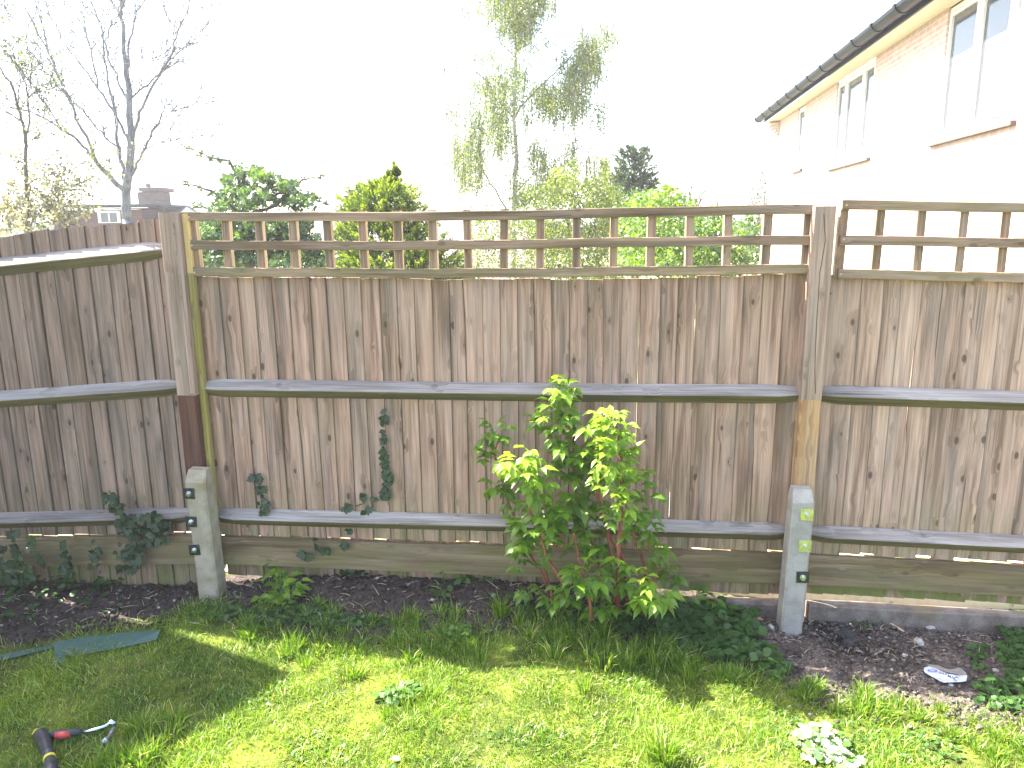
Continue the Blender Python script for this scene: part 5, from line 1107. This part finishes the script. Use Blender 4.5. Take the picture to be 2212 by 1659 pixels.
def tools():
    S=lambda x,y:((x*.15823)*.8848,(1720+y*.15823)*.8848)
    def g(x,y,h=.03): p=g_at(*S(x,y)); return p+Vector((0,0,h))
    RB=simple('black_rubber',(.025,.028,.035),.45,0,.2,40); YE=simple('yellow_plastic',(.55,.47,.05),.5); RD=simple('red_plastic',(.42,.05,.045),.45); CH=simple('chrome_shaft',(.55,.65,.8),.18,1.0); GM=simple('grey_metal',(.28,.30,.36),.35,.8)
    r=empty('rubber_grip_tool',tuple(g(700,750,0)),'black rubber grip with yellow rings pointing down to the bottom left edge','tool')
    m=MB(); P=[g(560,580),g(640,560),g(700,690),g(760,850),g(780,930)]; m.tube([P[1]+Vector((-.004,.01,0)),P[1],P[2],P[3],P[4]],[.016,.026,.024,.019,.019],14); m.build('grip',RB,r,True)
    m=MB(); m.tube([g(575,560,.03),g(560,590,.03),g(600,520,.034)],[.012,.016,.012],10); m.tube([g(545,600,.034),g(590,525,.038),g(660,490,.038)],[.005,.007,.005],8); m.build('end_band',YE,r,True)
    m=MB(); a=g(778,925); b=g(786,955); m.tube([a,b],[.0215,.0215],14); m.build('lower_ring',YE,r,True)
    m=MB(); m.tube([b,g(800,1080),g(815,1300)],[.019,.024,.022],14); m.build('butt',RB,r,True)
    r=empty('ratchet_wrench',tuple(g(1300,520,0)),'chrome ratchet wrench with a black and red handle and a socket hanging from its head','tool')
    m=MB(); m.tube([g(740,570,.028),g(900,560,.028),g(1100,545,.028),g(1240,520,.028),g(1275,520,.028)],[.013,.018,.017,.014,.008],12); h=m.build('handle',RB,r,True)
    m=MB(); m.tube([g(880,595,.030),g(980,588,.033),g(1100,575,.030)],[.013,.015,.010],10); m.build('red_inlay',RD,h,True)
    m=MB(); m.tube([g(1265,525,.028),g(1450,500,.030),g(1640,465,.034),g(1690,430,.036)],[.0075,.008,.009,.009],12); m.build('shaft',CH,r,True)
    m=MB(); m.tube([g(1680,430,.038),g(1740,410,.04),g(1800,420,.036)],[.010,.013,.009],12); m.build('head',CH,r,True)
    m=MB(); m.tube([g(1770,460,.024),g(1720,530,.022),g(1690,580,.020),g(1650,620,.020),g(1610,670,.020)],[.011,.009,.008,.013,.014],12); m.build('socket',GM,r,True)
tools()

# ---------------------------------------------------------------- added air volume imitating the veil of lens glare
def glare_veil():
    t=bpy.data.materials.new('glare_veil_volume'); t.use_nodes=True; nt=t.node_tree; nt.nodes.clear(); o=nt.nodes.new('ShaderNodeOutputMaterial'); v=nt.nodes.new('ShaderNodeVolumePrincipled')
    v.inputs['Density'].default_value=.0022; v.inputs['Color'].default_value=(.97,.98,1,1); v.inputs['Anisotropy'].default_value=.3; nt.links.new(v.outputs[0],o.inputs['Volume'])
    me=bpy.data.meshes.new('glare_veil'); x0,x1,y0,y1,z0,z1=-420,420,-420,420,-1.5,16
    vs=[(x,y,z) for z in (z0,z1) for y in (y0,y1) for x in (x0,x1)]; me.from_pydata(vs,[],[(0,2,3,1),(4,5,7,6),(0,1,5,4),(2,6,7,3),(0,4,6,2),(1,3,7,5)]); me.materials.append(t)
    o_=bpy.data.objects.new('glare_veil',me); sc.collection.objects.link(o_); tag(o_,'thin added air veil imitating lens glare over the gardens','glare_veil',None,'stuff')
glare_veil()

for o in bpy.data.objects:
    if o.name.split('.')[0] in ('hanging_twigs','buds','leaf_stalks','stalks'): o['kind'] = 'stuff'
